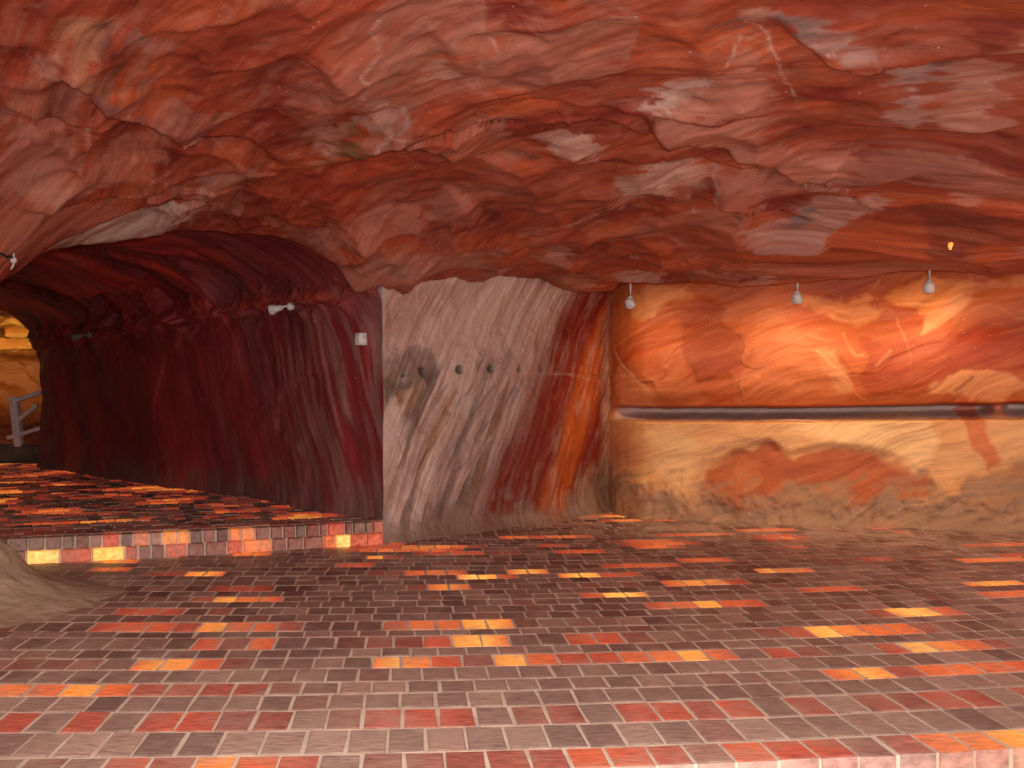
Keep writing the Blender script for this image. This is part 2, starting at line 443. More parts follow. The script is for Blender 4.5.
    PT = [([(58, 0), (105, 0), (110, 15), (102, 40), (110, 65), (118, 75), (100, 75), (80, 60), (65, 40)], (170, 118, 90), 0.65),
          ([(105, 10), (115, 20), (125, 40), (132, 55), (122, 62), (108, 55), (102, 35)], (82, 40, 42), 0.7),
          ([(118, 15), (128, 20), (127, 35), (133, 48), (140, 72), (155, 60), (170, 35), (150, 20)], (150, 112, 104), 0.5),
          ([(26, 42), (40, 30), (62, 48), (70, 62), (45, 60)], PALE, 0.5),
          ([(0, 112), (72, 114), (72, 150), (60, 185), (0, 198)], (184, 124, 108), 0.6),
          ([(88, 72), (102, 80), (125, 84), (136, 97), (115, 95), (100, 90)], (120, 96, 98), 0.5),
          ([(125, 135), (175, 125), (160, 150), (120, 168), (85, 180), (70, 172), (100, 150)], (184, 118, 98), 0.55),
          ([(50, 243), (82, 227), (130, 205), (160, 192), (182, 192), (190, 205), (178, 224), (150, 229), (112, 240), (75, 245)], (180, 152, 138), 0.85),
          ([(182, 192), (200, 165), (230, 160), (256, 150), (215, 190), (195, 215)], PALE, 0.35),
          ([(316, 88), (330, 82), (343, 100), (345, 120), (335, 140), (322, 145), (313, 132), (320, 110)], (176, 124, 108), 0.75),
          ([(362, 82), (385, 84), (405, 100), (395, 108), (362, 112)], (164, 126, 116), 0.65),
          ([(353, 108), (368, 112), (362, 128), (342, 144), (336, 140), (348, 125)], (110, 84, 44), 0.75),
          ([(432, 48), (445, 50), (456, 70), (434, 70)], PALE, 0.6),
          ([(512, 14), (495, 25), (480, 55), (472, 75), (482, 80), (505, 60), (560, 30), (560, 0), (525, 0)], (186, 112, 92), 0.45),
          ([(256, 44), (300, 50), (330, 68), (316, 92), (300, 112), (256, 126)], (128, 36, 24), 0.5),
          ([(200, 0), (380, 0), (372, 60), (330, 62), (256, 30)], (158, 70, 50), 0.4),
          ([(645, 92), (660, 80), (680, 70), (700, 68), (720, 50), (740, 32), (755, 28), (768, 60), (770, 90), (700, 92), (655, 96)], (182, 118, 98), 0.65),
          ([(645, 92), (660, 78), (690, 70), (704, 70), (690, 84), (668, 92)], WHT, 0.5),
          ([(738, 0), (765, 0), (762, 22), (755, 24), (745, 15)], PALE, 0.6),
          ([(724, 15), (740, 10), (750, 20), (738, 24)], GR, 0.7),
          ([(688, 105), (695, 96), (720, 97), (768, 97), (768, 135), (745, 138), (720, 128), (700, 118)], (178, 112, 94), 0.55),
          ([(540, 130), (560, 126), (595, 126), (605, 135), (600, 150), (585, 150), (585, 140), (545, 140)], PALE, 0.75),
          ([(620, 188), (628, 166), (650, 154), (675, 151), (700, 160), (708, 176), (680, 174), (650, 182), (617, 206)], PALE, 0.65),
          ([(709, 160), (715, 160), (760, 165), (768, 170), (730, 192), (720, 190)], (176, 116, 100), 0.5),
          ([(783, 10), (800, 9), (845, 22), (848, 28), (878, 32), (870, 38), (840, 38), (800, 28)], (168, 132, 124), 0.7),
          ([(785, 11), (800, 9), (815, 16), (800, 24)], GR, 0.7),
          ([(890, 55), (905, 52), (918, 45), (935, 60), (932, 85), (928, 110), (912, 118), (898, 115), (894, 85)], (180, 146, 140), 0.75),
          ([(904, 70), (912, 64), (910, 88), (902, 84)], (110, 96, 100), 0.6),
          ([(933, 54), (955, 46), (972, 42), (950, 60), (936, 72)], (98, 78, 82), 0.7),
          ([(940, 62), (975, 42), (1000, 55), (1017, 70), (1003, 90), (985, 92), (1012, 108), (985, 112), (950, 110), (928, 112), (930, 90)], (184, 134, 120), 0.65),
          ([(980, 35), (1030, 8), (1030, 40), (1005, 42)], PALE, 0.6),
          ([(955, 0), (1030, 0), (1030, 14), (985, 34), (960, 30)], (112, 32, 26), 0.5),
          ([(768, 145), (775, 135), (800, 128), (840, 135), (860, 140), (855, 150), (820, 155), (800, 160), (785, 155)], (180, 112, 94), 0.6),
          ([(738, 215), (768, 212), (790, 212), (800, 200), (815, 186), (845, 188), (880, 185), (895, 190), (870, 205), (850, 220), (820, 235), (800, 245), (770, 240), (755, 232)], (176, 136, 126), 0.65),
          ([(790, 210), (815, 200), (812, 212), (795, 219)], (100, 92, 96), 0.75),
          ([(768, 175), (815, 176), (810, 195), (790, 208), (768, 208)], (104, 32, 32), 0.5),
          ([(960, 190), (975, 185), (980, 195), (965, 198)], PALE, 0.45),
          ([(915, 238), (930, 214), (990, 212), (1005, 230), (960, 244)], DK, 0.45),
          ([(615, 271), (640, 264), (662, 270), (655, 280), (630, 282)], (172, 138, 126), 0.7),
          ([(535, 255), (560, 240), (577, 245), (555, 260)], PALE, 0.45),
          ([(548, 276), (590, 265), (602, 279), (570, 281)], (176, 124, 96), 0.5),
          ([(735, 275), (772, 269), (766, 283), (745, 284)], PALE, 0.5),
          ([(256, 208), (285, 212), (300, 217), (320, 220), (340, 205), (375, 200), (420, 200), (425, 215), (380, 225), (330, 232), (290, 230)], (176, 114, 96), 0.5),
          ([(430, 190), (450, 180), (472, 195), (482, 216), (440, 210)], (170, 104, 88), 0.5),
          ([(368, 244), (380, 244), (402, 256), (414, 262), (402, 267), (385, 256)], (84, 66, 64), 0.75),
          ([(325, 250), (380, 240), (470, 246), (520, 262), (400, 272), (388, 300), (350, 297), (343, 270)], (178, 120, 104), 0.6),
          ([(480, 145), (512, 142), (512, 165), (475, 162)], (172, 104, 88), 0.5),
          ([(395, 122), (470, 146), (480, 160), (440, 175), (340, 205), (300, 200), (330, 160)], (146, 46, 32), 0.45),
          ([(265, 196), (290, 175), (320, 158), (350, 152), (350, 180), (310, 200)], (172, 66, 42), 0.4),
          ([(0, 205), (90, 192), (130, 200), (50, 242), (15, 262), (0, 282)], (170, 108, 92), 0.45)]
    for l, c, k in PT:
        f.patch(cpts(l), c, k)
    VN = [([(135, 100), (100, 110), (88, 118), (85, 135), (75, 155), (65, 172), (50, 190)], 0.8),
          ([(362, 82), (385, 84), (405, 102), (392, 112), (375, 128), (350, 142)], 0.9),
          ([(364, 80), (372, 50), (379, 20), (382, 0)], 0.7),
          ([(470, 76), (480, 55), (495, 25), (512, 18)], 0.6),
          ([(512, 232), (550, 216), (587, 212), (617, 200), (650, 182), (672, 167)], 0.7),
          ([(540, 226), (590, 208), (640, 184)], 0.5),
          ([(645, 92), (662, 78), (702, 70), (722, 48), (745, 30)], 0.6),
          ([(745, 14), (760, 24), (775, 30), (785, 70), (800, 88)], 0.6),
          ([(392, 112), (430, 108), (470, 110), (512, 105)], 0.6),
          ([(688, 105), (720, 104), (760, 114)], 0.5),
          ([(430, 70), (482, 80), (510, 84)], 0.5),
          ([(910, 118), (925, 122), (944, 119)], 0.8),
          ([(830, 34), (848, 22)], 0.8),
          ([(688, 180), (695, 205)], 0.5), ([(700, 195), (745, 210)], 0.4),
          ([(92, 190), (140, 178), (180, 150)], 0.5), ([(200, 190), (215, 165)], 0.5),
          ([(715, 160), (721, 188), (731, 191)], 0.6)]
    for l, k in VN:
        f.vein(cpts(l), (206, 170, 158), k * 0.75, 0.009, 0.16)
    for p, r in (((672, 157), 0.05), ((670, 185), 0.06), ((530, 146), 0.05)):
        q = cpt(*p)
        f.patch([(q[0] + r * math.cos(a), q[1] + r * math.sin(a)) for a in np.linspace(0, 6.28, 9)[:-1]], (62, 52, 54), 0.8, 0.03, 0.03)
    h = f.h.reshape(X.shape); col = f.col.reshape(col.shape)
    # tunnel mouth and the slot in front of the lit wall: the rock steps up behind these lips
    yl = np.interp(X, [p[0] for p in lip_left], [p[1] for p in lip_left]) + (wob - 0.5) * 0.10
    up = sm(0.0, 0.16, Y - yl) * sm(-0.98, -1.16, X)
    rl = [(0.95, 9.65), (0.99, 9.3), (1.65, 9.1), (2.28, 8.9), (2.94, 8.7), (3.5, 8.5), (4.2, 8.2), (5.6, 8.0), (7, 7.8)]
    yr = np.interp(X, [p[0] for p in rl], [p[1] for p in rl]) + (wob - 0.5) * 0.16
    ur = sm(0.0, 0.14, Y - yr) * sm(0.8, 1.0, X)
    near = np.maximum(sm(0.35, 0.0, np.abs(Y - yl)) * (X < -1), sm(0.3, 0.0, np.abs(Y - yr)) * (X > 0.9))
    h = h * (1 - 0.65 * near)
    Z = Z0 - h
    Z = Z * (1 - up) + 3.35 * up
    Z = Z + ur * 0.24
    P = np.stack([X, Y, Z], -1)
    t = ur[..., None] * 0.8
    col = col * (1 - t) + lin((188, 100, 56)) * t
    o = grid_mesh('ceiling', P, M_CEIL, col, np.stack([u, v, Z], -1))
    return struct(o, 'rough red and pink salt rock ceiling with overlapping broken slabs'), P

ceiling, CEIL_P = build_ceiling()

# ------------------------------------------------------------------ walls: vertical rock faces along a path
class Path:
    def __init__(s, pts, step, smooth=2):
        p = np.array(pts, float)
        for _ in range(smooth):
            q = [p[0]]
            for a, b in zip(p[:-1], p[1:]):
                q += [a * 0.75 + b * 0.25, a * 0.25 + b * 0.75]
            q.append(p[-1]); p = np.array(q)
        d = np.concatenate([[0], np.cumsum(np.hypot(*np.diff(p, axis=0).T))])
        s.s = np.arange(0, d[-1], step); s.L = d[-1]
        s.x = np.interp(s.s, d, p[:, 0]); s.y = np.interp(s.s, d, p[:, 1])
        tx = np.gradient(s.x, s.s); ty = np.gradient(s.y, s.s)
        k = 9
        ker = np.ones(2 * k + 1) / (2 * k + 1)
        pad = lambda v: np.convolve(np.pad(v, k, mode='edge'), ker, 'valid')
        tx, ty = pad(tx), pad(ty); l = np.hypot(tx, ty)
        s.nx, s.ny = ty / l, -tx / l                       # right-hand normal: faces the camera for left-to-right paths
    def at(s, px, py):
        k = (px - 512) / F
        g = s.x - k * s.y
        i = np.nonzero(g[:-1] * g[1:] <= 0)[0]
        if len(i):
            j = i[np.argmin(s.y[i])]
            t = g[j] / (g[j] - g[j + 1] + 1e-12)
            ss = s.s[j] + t * (s.s[1] - s.s[0])
        else:
            e = 0 if abs(g[0]) < abs(g[-1]) else -1
            n = s.s[1] - s.s[0]
            dx, dy = (s.x[1] - s.x[0]) / n, (s.y[1] - s.y[0]) / n
            if e == -1: dx, dy = (s.x[-1] - s.x[-2]) / n, (s.y[-1] - s.y[-2]) / n
            tt = -g[e] / (dx - k * dy)
            ss = s.s[e] + tt
        Y = np.interp(ss, s.s, s.y)
        return (float(ss), float(EYE + (HY - py) * Y / F))

PILLAR_PATH = [(-1.62, 9.5), (-1.16, 8.66), (-1.115, 8.5), (-1.09, 8.475), (-1.04, 8.53), (-0.65, 8.98), (-0.11, 9.45), (0.33, 9.9), (0.66, 10.4), (0.95, 10.85), (1.2, 11.2)]
TUNNEL_PATH = [(-7.6, 16.2), (-7.15, 15.2), (-6.79, 14.64), (-5.83, 13.65), (-4.76, 12.5), (-3.81, 11.48), (-3.03, 10.74), (-2.27, 9.8), (-1.64, 9.02), (-1.08, 8.40)]
RIGHT_PATH = [(0.98, 11.1), (1.22, 10.75), (2.0, 10.4), (3.0, 10.1), (4.0, 9.8), (4.84, 9.5), (6.4, 9.0)]

def build_pillar():
    p = Path(PILLAR_PATH, 0.0105, 1)
    p.s = p.s - p.s[np.argmin(np.hypot(p.x + 1.10, p.y - 8.47))]
    zs = np.arange(-0.06, 2.75, 0.0105)
    s, z = np.meshgrid(p.s, zs, indexing='ij')
    # bedding leans: high right to low left
    wv = (fbm(s * 1.4, z * 1.4, 5, 3) - 0.5) + 0.35 * (fbm(s * 4, z * 4, 7, 3) - 0.5)
    ang = np.radians(27)
    v = s * math.cos(ang) - z * math.sin(ang) + wv * 0.18
    u = s * math.sin(ang) + z * math.cos(ang)
    n1 = fbm(v * 11, u * 1.1, 13, 5); n2 = fbm(v * 30, u * 2.4, 19, 4); wob = fbm(s * 6, z * 6, 23, 4)
    col = np.zeros(s.shape + (3,))
    base = lin((172, 142, 130)); lite = lin((206, 180, 168)); dark = lin((112, 90, 82)); ochre = lin((158, 112, 70)); red = lin((126, 36, 22)); org = lin((190, 92, 38))
    t = sm(0.38, 0.68, n1)[..., None]; col[:] = base * (1 - t) + lite * t
    low = sm(1.75, 1.3, z + (wob - 0.5) * 0.6)
    t = ((1 - low) * 0.7)[..., None]; col[:] = col * (1 - t) + lin((198, 162, 150)) * t
    t = (sm(0.56, 0.72, fbm(v * 9, u * 0.9, 43, 4)) * 0.8 * low)[..., None]; col[:] = col * (1 - t) + dark * t
    t = (sm(0.55, 0.72, fbm(v * 7, u * 0.8, 53, 3)) * 0.6 * low)[..., None]; col[:] = col * (1 - t) + ochre * t
    # the right third turns red then orange
    sr = s + (1.35 - z) * 0.60 + wv * 0.12 - 0.02
    t = sm(1.55, 2.1, sr + (n1 - 0.5) * 0.5)[..., None]; col[:] = col * (1 - t) + red * t
    t = (sm(0.42, 0.12, np.abs(sr - 2.86 + (n2 - 0.5) * 0.1)) * 0.85)[..., None]; col[:] = col * (1 - t) + org * t
    t = (sm(3.08, 3.3, s))[..., None]; col[:] = col * (1 - t) + lin((176, 118, 92)) * t
    f = Face(s, z, col, wob)
    f.h += 0.035 * (n1.ravel() - 0.5) + 0.018 * (n2.ravel() - 0.5) + 0.16 * wv.ravel() + 0.03 * (wob.ravel() - 0.5)
    f.h += (0.16 * np.exp(-np.clip(z, 0, 9) / 0.10) + 0.10 * sm(1.9, 2.4, z)).ravel() * 1.0
    q = lambda l: [p.at(*c) for c in l]
    f.patch(q([(388, 350), (432, 345), (440, 372), (430, 385), (400, 392), (388, 400)]), (96, 84, 78), 0.6)
    f.patch(q([(395, 385), (412, 382), (408, 400), (398, 410)]), (84, 72, 60), 0.6)
    f.patch(q([(398, 392), (404, 390), (402, 410), (396, 408)]), (160, 104, 50), 0.6, 0.02)
    f.patch(q([(420, 380), (428, 378), (424, 392), (416, 395)]), (158, 100, 50), 0.6, 0.02)
    f.patch(q([(452, 376), (464, 374), (458, 392), (452, 390)]), (140, 84, 50), 0.5, 0.02)
    f.patch(q([(385, 285), (470, 282), (460, 300), (400, 330), (385, 330)]), (170, 122, 108), 0.5, 0.1)
    f.vein(q([(478, 280), (474, 305), (478, 335), (470, 360)]), (206, 176, 164), 0.8, 0.02)
    f.vein(q([(415, 290), (420, 310)]), (206, 176, 164), 0.7, 0.015)
    for a in range(4):
        x = 400 + a * 22
        f.vein(q([(x + 62, 380), (x + 30, 430), (x + 2, 478), (x - 8, 500)]), (196, 168, 154), 0.55, 0.012)
        f.vein(q([(x + 50, 385), (x + 22, 425), (x - 4, 470)]), (84, 66, 60), 0.5, 0.014)
    # drill holes in a row
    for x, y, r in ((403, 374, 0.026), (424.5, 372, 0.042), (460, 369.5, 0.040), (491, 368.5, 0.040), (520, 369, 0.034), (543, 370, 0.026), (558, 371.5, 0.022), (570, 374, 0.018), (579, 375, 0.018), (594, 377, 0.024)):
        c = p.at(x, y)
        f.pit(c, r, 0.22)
        f.patch([(c[0] + r * math.cos(t), c[1] + r * math.sin(t)) for t in np.linspace(0, 6.28, 11)[:-1]], (30, 26, 26), 0.97, 0.012, 0.0)  # dark of the hole's depth painted in as colour
    f.vein(q([(505, 371), (530, 372), (560, 374), (595, 379)]), (206, 160, 136), 0.4, 0.010)
    # dust at the foot
    zz = z.ravel(); k = (0.85 * sm(0.34, 0.04, zz + (wob.ravel() - 0.5) * 0.5))[:, None]
    f.col = f.col * (1 - k) + lin((146, 122, 104)) * k
    k = (0.9 * sm(0.55, 0.25, zz + (wob.ravel() - 0.5) * 0.3) * sm(2.5, 3.0, s.ravel()))[:, None]
    f.col = f.col * (1 - k) + lin((150, 118, 92)) * k
    h = f.h.reshape(s.shape)
    edge = sm(0.0, 0.10, np.abs(s))
    h = h * (0.25 + 0.75 * edge)
    P = np.stack([p.x[:, None] + p.nx[:, None] * h, p.y[:, None] + p.ny[:, None] * h, z], -1)
    o = grid_mesh('wall_pillar', P, M_PILL, f.col, np.stack([u, v * 1.5, z * 0.3], -1))
    return struct(o, 'grey streaked salt rock pillar face turning red at its right edge'), P

def build_right():
    p = Path(RIGHT_PATH, 0.0115, 2)
    zs = np.concatenate([np.arange(-0.05, 0.93, 0.0115), np.arange(0.93, 1.2, 0.006), np.arange(1.2, 2.85, 0.0105)])
    s, z = np.meshgrid(p.s, zs, indexing='ij')
    wv = fbm(s * 0.9, z * 1.6, 6, 3) - 0.5
    ang = np.radians(20)
    u = s * math.cos(ang) + z * math.sin(ang); v = -s * math.sin(ang) + z * math.cos(ang) + wv * 0.3
    n1 = fbm(u * 0.9, v * 3, 14, 5); n2 = fbm(u * 2.5, v * 14, 24, 4); wob = fbm(s * 5, z * 5, 34, 4)
    h1, e1, ra, rb = facets(u / 1.0 + wv, v / 0.55 + wv, 61)
    col = np.zeros(s.shape + (3,))
    up = sm(1.0, 1.1, z)[..., None]
    t = np.clip(n1 * 1.6 - 0.3 + (ra - 0.5) * 0.3, 0, 1)[..., None]
    colu = lin((150, 54, 24)) * (1 - t) + lin((196, 104, 54)) * t
    k = (sm(0.72, 0.98, rb) * 0.35 + 0.3 * np.exp(-(e1 / 0.04) ** 2) * sm(0.45, 0.65, wob))[..., None]
    colu = colu * (1 - k) + lin((206, 132, 84)) * k
    coll = lin((208, 142, 88)) * (1 - t * 0.6) + lin((222, 172, 118)) * t * 0.6
    col[:] = coll * (1 - up) + colu * up
    f = Face(s, z, col, wob)
    q = lambda l: [p.at(*c) for c in l]
    Zs = z.ravel(); ss = s.ravel(); W = wob.ravel() - 0.5
    # profile: sand apron, ledge, dark groove, bulging upper face, shelf at the top
    gz = 1.02 + 0.05 * sm(1.5, 5.0, ss) + W * 0.02
    pinch = 1 - 0.75 * sm(0.14, 0.02, np.abs(ss - 4.05)) 
    grow = sm(0.16, 0.42, ss) * pinch
    ledge = sm(0.0, 0.02, gz - 0.03 - Zs)             # 1 below the shelf edge
    prof = 0.30 * ledge + 0.13 * np.exp(-np.clip(Zs, 0, 9) / 0.16) + 0.12 * sm(0.55, 0.2, Zs)
    groove = sm(gz - 0.03, gz + 0.055, Zs) * sm(gz + 0.115, gz + 0.085, Zs)
    shelf = sm(gz - 0.03, gz + 0.05, Zs)
    upper = 0.16 * sm(gz + 0.085, gz + 0.13, Zs) + 0.14 * np.sin(np.clip((Zs - 1.15) / 1.0, 0, 1) * math.pi) + 0.06 * sm(1.95, 2.15, Zs)
    f.h += prof * (1 - 0.0 * shelf) - 0.38 * groove * grow + upper
    f.h += (0.10 * scallop(u / 1.3 + wv, v / 0.7 + wv, 161) * sm(1.12, 1.3, z) + 0.03 * h1 * sm(1.14, 1.25, z) + 0.14 * wv + 0.05 * (n1 - 0.5) + 0.015 * (n2 - 0.5)).ravel()
    f.h += 0.10 * W * sm(0.6, 0.25, Zs) + 0.05 * ((fbm(s * 14, z * 14, 171, 4) - 0.5) * sm(0.55, 0.25, z)).ravel()
    # shelf floor is grey with dust
    k = (0.85 * sm(gz - 0.035, gz - 0.02, Zs) * sm(gz + 0.11, gz + 0.09, Zs) * grow)[:, None]
    f.col = f.col * (1 - k) + lin((190, 172, 166)) * k
    f.lip(q([(690, 350), (703, 382), (735, 376), (748, 355), (744, 335), (725, 314)]), -0.025, 0.12, 0.12)
    f.lip(q([(770, 306), (785, 318), (804, 338), (835, 350), (851, 386), (856, 402)]), -0.022, 0.2, 0.25)
    f.lip(q([(868, 300), (895, 310), (925, 312), (960, 302), (985, 296), (1030, 290)]), -0.05, 0.12, 0.25, 1.0)
    f.lip(q([(790, 300), (835, 316), (850, 322), (878, 314)]), -0.035, 0.12, 0.25, 1.0)
    f.lip(q([(640, 324), (660, 322), (672, 306), (700, 300), (730, 306), (760, 312)]), -0.03, 0.1, 0.2, 1.0)
    f.lip(q([(705, 500), (715, 468), (740, 448), (768, 440), (790, 452), (830, 444), (870, 448), (905, 460), (932, 484), (930, 500)]), -0.05, 0.2, 0.3, 0.0)
    f.patch(q([(722, 316), (735, 312), (700, 303), (676, 310), (690, 350), (703, 382), (735, 376), (748, 355), (744, 335)]), (150, 62, 30), 0.75)
    f.patch(q([(635, 294), (665, 291), (690, 294), (700, 300), (672, 305), (660, 320), (640, 324)]), (212, 142, 88), 0.6)
    f.patch(q([(620, 350), (640, 372), (660, 395), (650, 407), (622, 404)]), (214, 138, 92), 0.6)
    f.patch(q([(640, 372), (690, 385), (720, 405), (660, 405)]), (206, 124, 78), 0.35)
    f.patch(q([(755, 312), (780, 312), (804, 338), (835, 350), (851, 386), (845, 404), (760, 400), (740, 385), (756, 350)]), (190, 108, 64), 0.5)
    f.patch(q([(815, 352), (832, 352), (846, 372), (850, 392), (838, 392), (826, 372)]), (216, 150, 100), 0.45)
    f.patch(q([(800, 300), (850, 306), (884, 311), (865, 326), (840, 322)]), (216, 140, 84), 0.6)
    f.patch(q([(868, 300), (920, 281), (960, 279), (982, 286), (960, 302), (925, 312), (895, 310)]), (212, 134, 74), 0.7)
    f.patch(q([(958, 296), (976, 300), (960, 312), (932, 330), (918, 337), (922, 325), (935, 312)]), (218, 148, 98), 0.8, 0.02, 0.05)
    f.patch(q([(968, 286), (1040, 277), (1040, 291), (985, 298)]), (208, 128, 76), 0.6)
    f.patch(q([(858, 340), (920, 345), (990, 330), (1040, 340), (1040, 372), (945, 376), (920, 396), (862, 396)]), (150, 42, 18), 0.5)
    f.patch(q([(925, 396), (945, 380), (960, 373), (1040, 376), (1040, 395), (1000, 397)]), (220, 150, 96), 0.65)
    f.vein(q([(842, 336), (846, 348), (856, 358), (864, 356)]), (214, 150, 100), 0.6, 0.012)
    f.vein(q([(896, 320), (904, 345), (906, 365)]), (214, 150, 100), 0.4, 0.010)
    f.vein(q([(875, 366), (888, 353)]), (220, 160, 112), 0.6, 0.014)
    f.vein(q([(620, 352), (640, 372), (662, 396)]), (226, 176, 136), 0.6, 0.012)
    f.patch(q([(708, 498), (714, 470), (740, 450), (766, 440), (790, 455), (830, 445), (870, 448), (902, 460), (926, 478), (930, 492), (890, 505), (760, 512), (720, 508)]), (164, 70, 28), 0.9, 0.04, 0.10)
    f.patch(q([(740, 462), (760, 452), (760, 480), (735, 495)]), (196, 112, 60), 0.4)
    f.patch(q([(790, 426), (850, 420), (925, 418), (935, 440), (912, 470), (895, 458), (860, 446), (825, 442)]), (240, 196, 140), 0.7, 0.08)
    f.patch(q([(660, 432), (700, 428), (705, 450), (690, 490), (668, 470)]), (236, 190, 136), 0.6, 0.08)
    f.patch(q([(955, 408), (975, 406), (1002, 458), (982, 472), (966, 440)]), (190, 84, 34), 0.7)
    f.patch(q([(612, 440), (640, 430), (660, 450), (640, 470), (612, 470)]), (196, 112, 76), 0.4, 0.1)
    f.patch(q([(930, 492), (960, 480), (990, 466), (1040, 448), (1040, 530), (930, 530)]), (156, 108, 72), 0.8, 0.12, 0.35)
    f.vein(q([(700, 480), (712, 455), (740, 438), (790, 440)]), (168, 110, 100), 0.5, 0.03)
    edge_z = 0.30 + 0.14 * sm(0.9, 0.4, ss) + 0.10 * sm(3.3, 4.2, ss)
    k = (0.92 * sm(0.16, -0.14, Zs - edge_z + W * 0.4 + (n2.ravel() - 0.5) * 0.5))[:, None]
    f.col = f.col * (1 - k) + (lin((160, 124, 96)) * (0.75 + 0.5 * n2.ravel()[:, None])) * k
    # left end: pale fringe beside the pillar
    k = (0.7 * sm(0.26, 0.12, ss + W * 0.1))[:, None]
    f.col = f.col * (1 - k) + lin((172, 108, 84)) * k
    h = f.h.reshape(s.shape) * sm(0.1, 0.75, s)
    P = np.stack([p.x[:, None] + p.nx[:, None] * h, p.y[:, None] + p.ny[:, None] * h, z], -1)
    o = grid_mesh('wall_right', P, M_WARM, f.col, np.stack([u, v * 1.6, z * 0.3], -1))
    return struct(o, 'warm lit orange salt wall with a dark groove above a pale ledge'), P

def build_tunnel():
    p = Path(TUNNEL_PATH, 0.021, 2)
    zt, A, Bh = 2.0, 1.8, 0.85
    t1 = np.arange(0.1, zt, 0.021); th = np.linspace(0, math.pi, 130); t2 = np.arange(zt - 0.1, 0.1, -0.12)
    o = np.concatenate([t1 * 0, A - A * np.cos(th), t2 * 0 + 2 * A]); Zp = np.concatenate([t1, zt + Bh * np.sin(th), t2])
    second = np.concatenate([t1 * 0, th > math.pi / 2, t2 * 0 + 1]).astype(bool)
    arc = np.concatenate([[0], np.cumsum(np.hypot(np.diff(o), np.diff(Zp)))])
    s, a = np.meshgrid(p.s, arc, indexing='ij')
    O = np.broadcast_to(o, s.shape).copy(); Z = np.broadcast_to(Zp, s.shape).copy()
    d = p.L - s                                            # distance from the pillar corner
    fl = sm(4.6, 3.2, d) * second
    Z = Z * (1 - fl) + 2.85 * fl
    do = np.gradient(o, arc); dz = np.gradient(Zp, arc)
    nO, nZ = dz, -do
    wv = fbm(d * 0.8, a * 1.1, 8, 3) - 0.5
    ang = np.radians(62)
    u = d * math.cos(ang) + a * math.sin(ang); v = d * math.sin(ang) - a * math.cos(ang) + wv * 0.5
    n1 = fbm(v * 2.2, u * 0.7, 15, 5); n2 = fbm(v * 12, u * 1.3, 25, 4); wob = fbm(d * 4, a * 4, 35, 4)
    h1, e1, ra, rb = facets(v / 1.0 + wv, u / 1.7 + wv, 71)
    col = np.zeros(s.shape + (3,))
    t = np.clip(n1 * 1.7 - 0.35, 0, 1)[..., None]
    col[:] = lin((98, 34, 40)) * (1 - t) + lin((142, 44, 44)) * t
    t = (sm(2.1, 2.7, a) * sm(0.38, 0.62, n1 + (rb - 0.5) * 0.3) * 0.85)[..., None]; col[:] = col * (1 - t) + lin((178, 58, 46)) * t
    t = (sm(2.0, 2.4, a) * sm(0.55, 0.75, fbm(v * 2.0, u * 0.8, 85, 4)) * 0.65)[..., None]; col[:] = col * (1 - t) + lin((44, 24, 30)) * t
    t = (sm(0.55, 0.75, fbm(v * 3.0, u * 0.9, 95, 4)) * 0.4)[..., None]; col[:] = col * (1 - t) + lin((138, 78, 78)) * t
    f = Face(d, a, col, wob)
    D = d.ravel(); Aa = a.ravel(); W = wob.ravel() - 0.5
    k = (sm(2.6, 0.2, D + W) * sm(2.4, 1.4, Aa) * 0.75 * sm(0.4, 0.6, n2.ravel()))[:, None]
    f.col = f.col * (1 - k) + lin((150, 112, 104)) * k
    k = (0.6 * sm(0.55, 0.1, Aa + W * 0.6))[:, None]
    f.col = f.col * (1 - k) + lin((112, 86, 80)) * k
    f.h += 0.16 * h1.ravel() * sm(1.6, 2.2, Aa) + 0.03 * h1.ravel() + 0.22 * wv.ravel() + 0.05 * (n1.ravel() - 0.5) + 0.02 * (n2.ravel() - 0.5)
    f.h += 0.12 * np.exp(-Aa / 0.12)
    # a proud band where the wall turns into the roof
    f.h += 0.10 * np.exp(-((Aa - 2.05 - W * 0.5) / 0.09) ** 2)
    k = (0.5 * np.exp(-((Aa - 2.08 - W * 0.4) / 0.06) ** 2) * sm(4.5, 3.0, D))[:, None]
    f.col = f.col * (1 - k) + lin((176, 62, 36)) * k
    h = f.h.reshape(s.shape) * (0.2 + 0.8 * sm(0.0, 0.25, d))
    O = O + nO[None, :] * h; Z = Z + nZ[None, :] * h
    P = np.stack([p.x[:, None] + p.nx[:, None] * O, p.y[:, None] + p.ny[:, None] * O, Z], -1)
    ob = grid_mesh('wall_tunnel', P, M_DARK, f.col, np.stack([u * 0.8, v * 1.6, d * 0.3], -1))
    return struct(ob, 'dark maroon salt wall curving over into the tunnel roof'), P

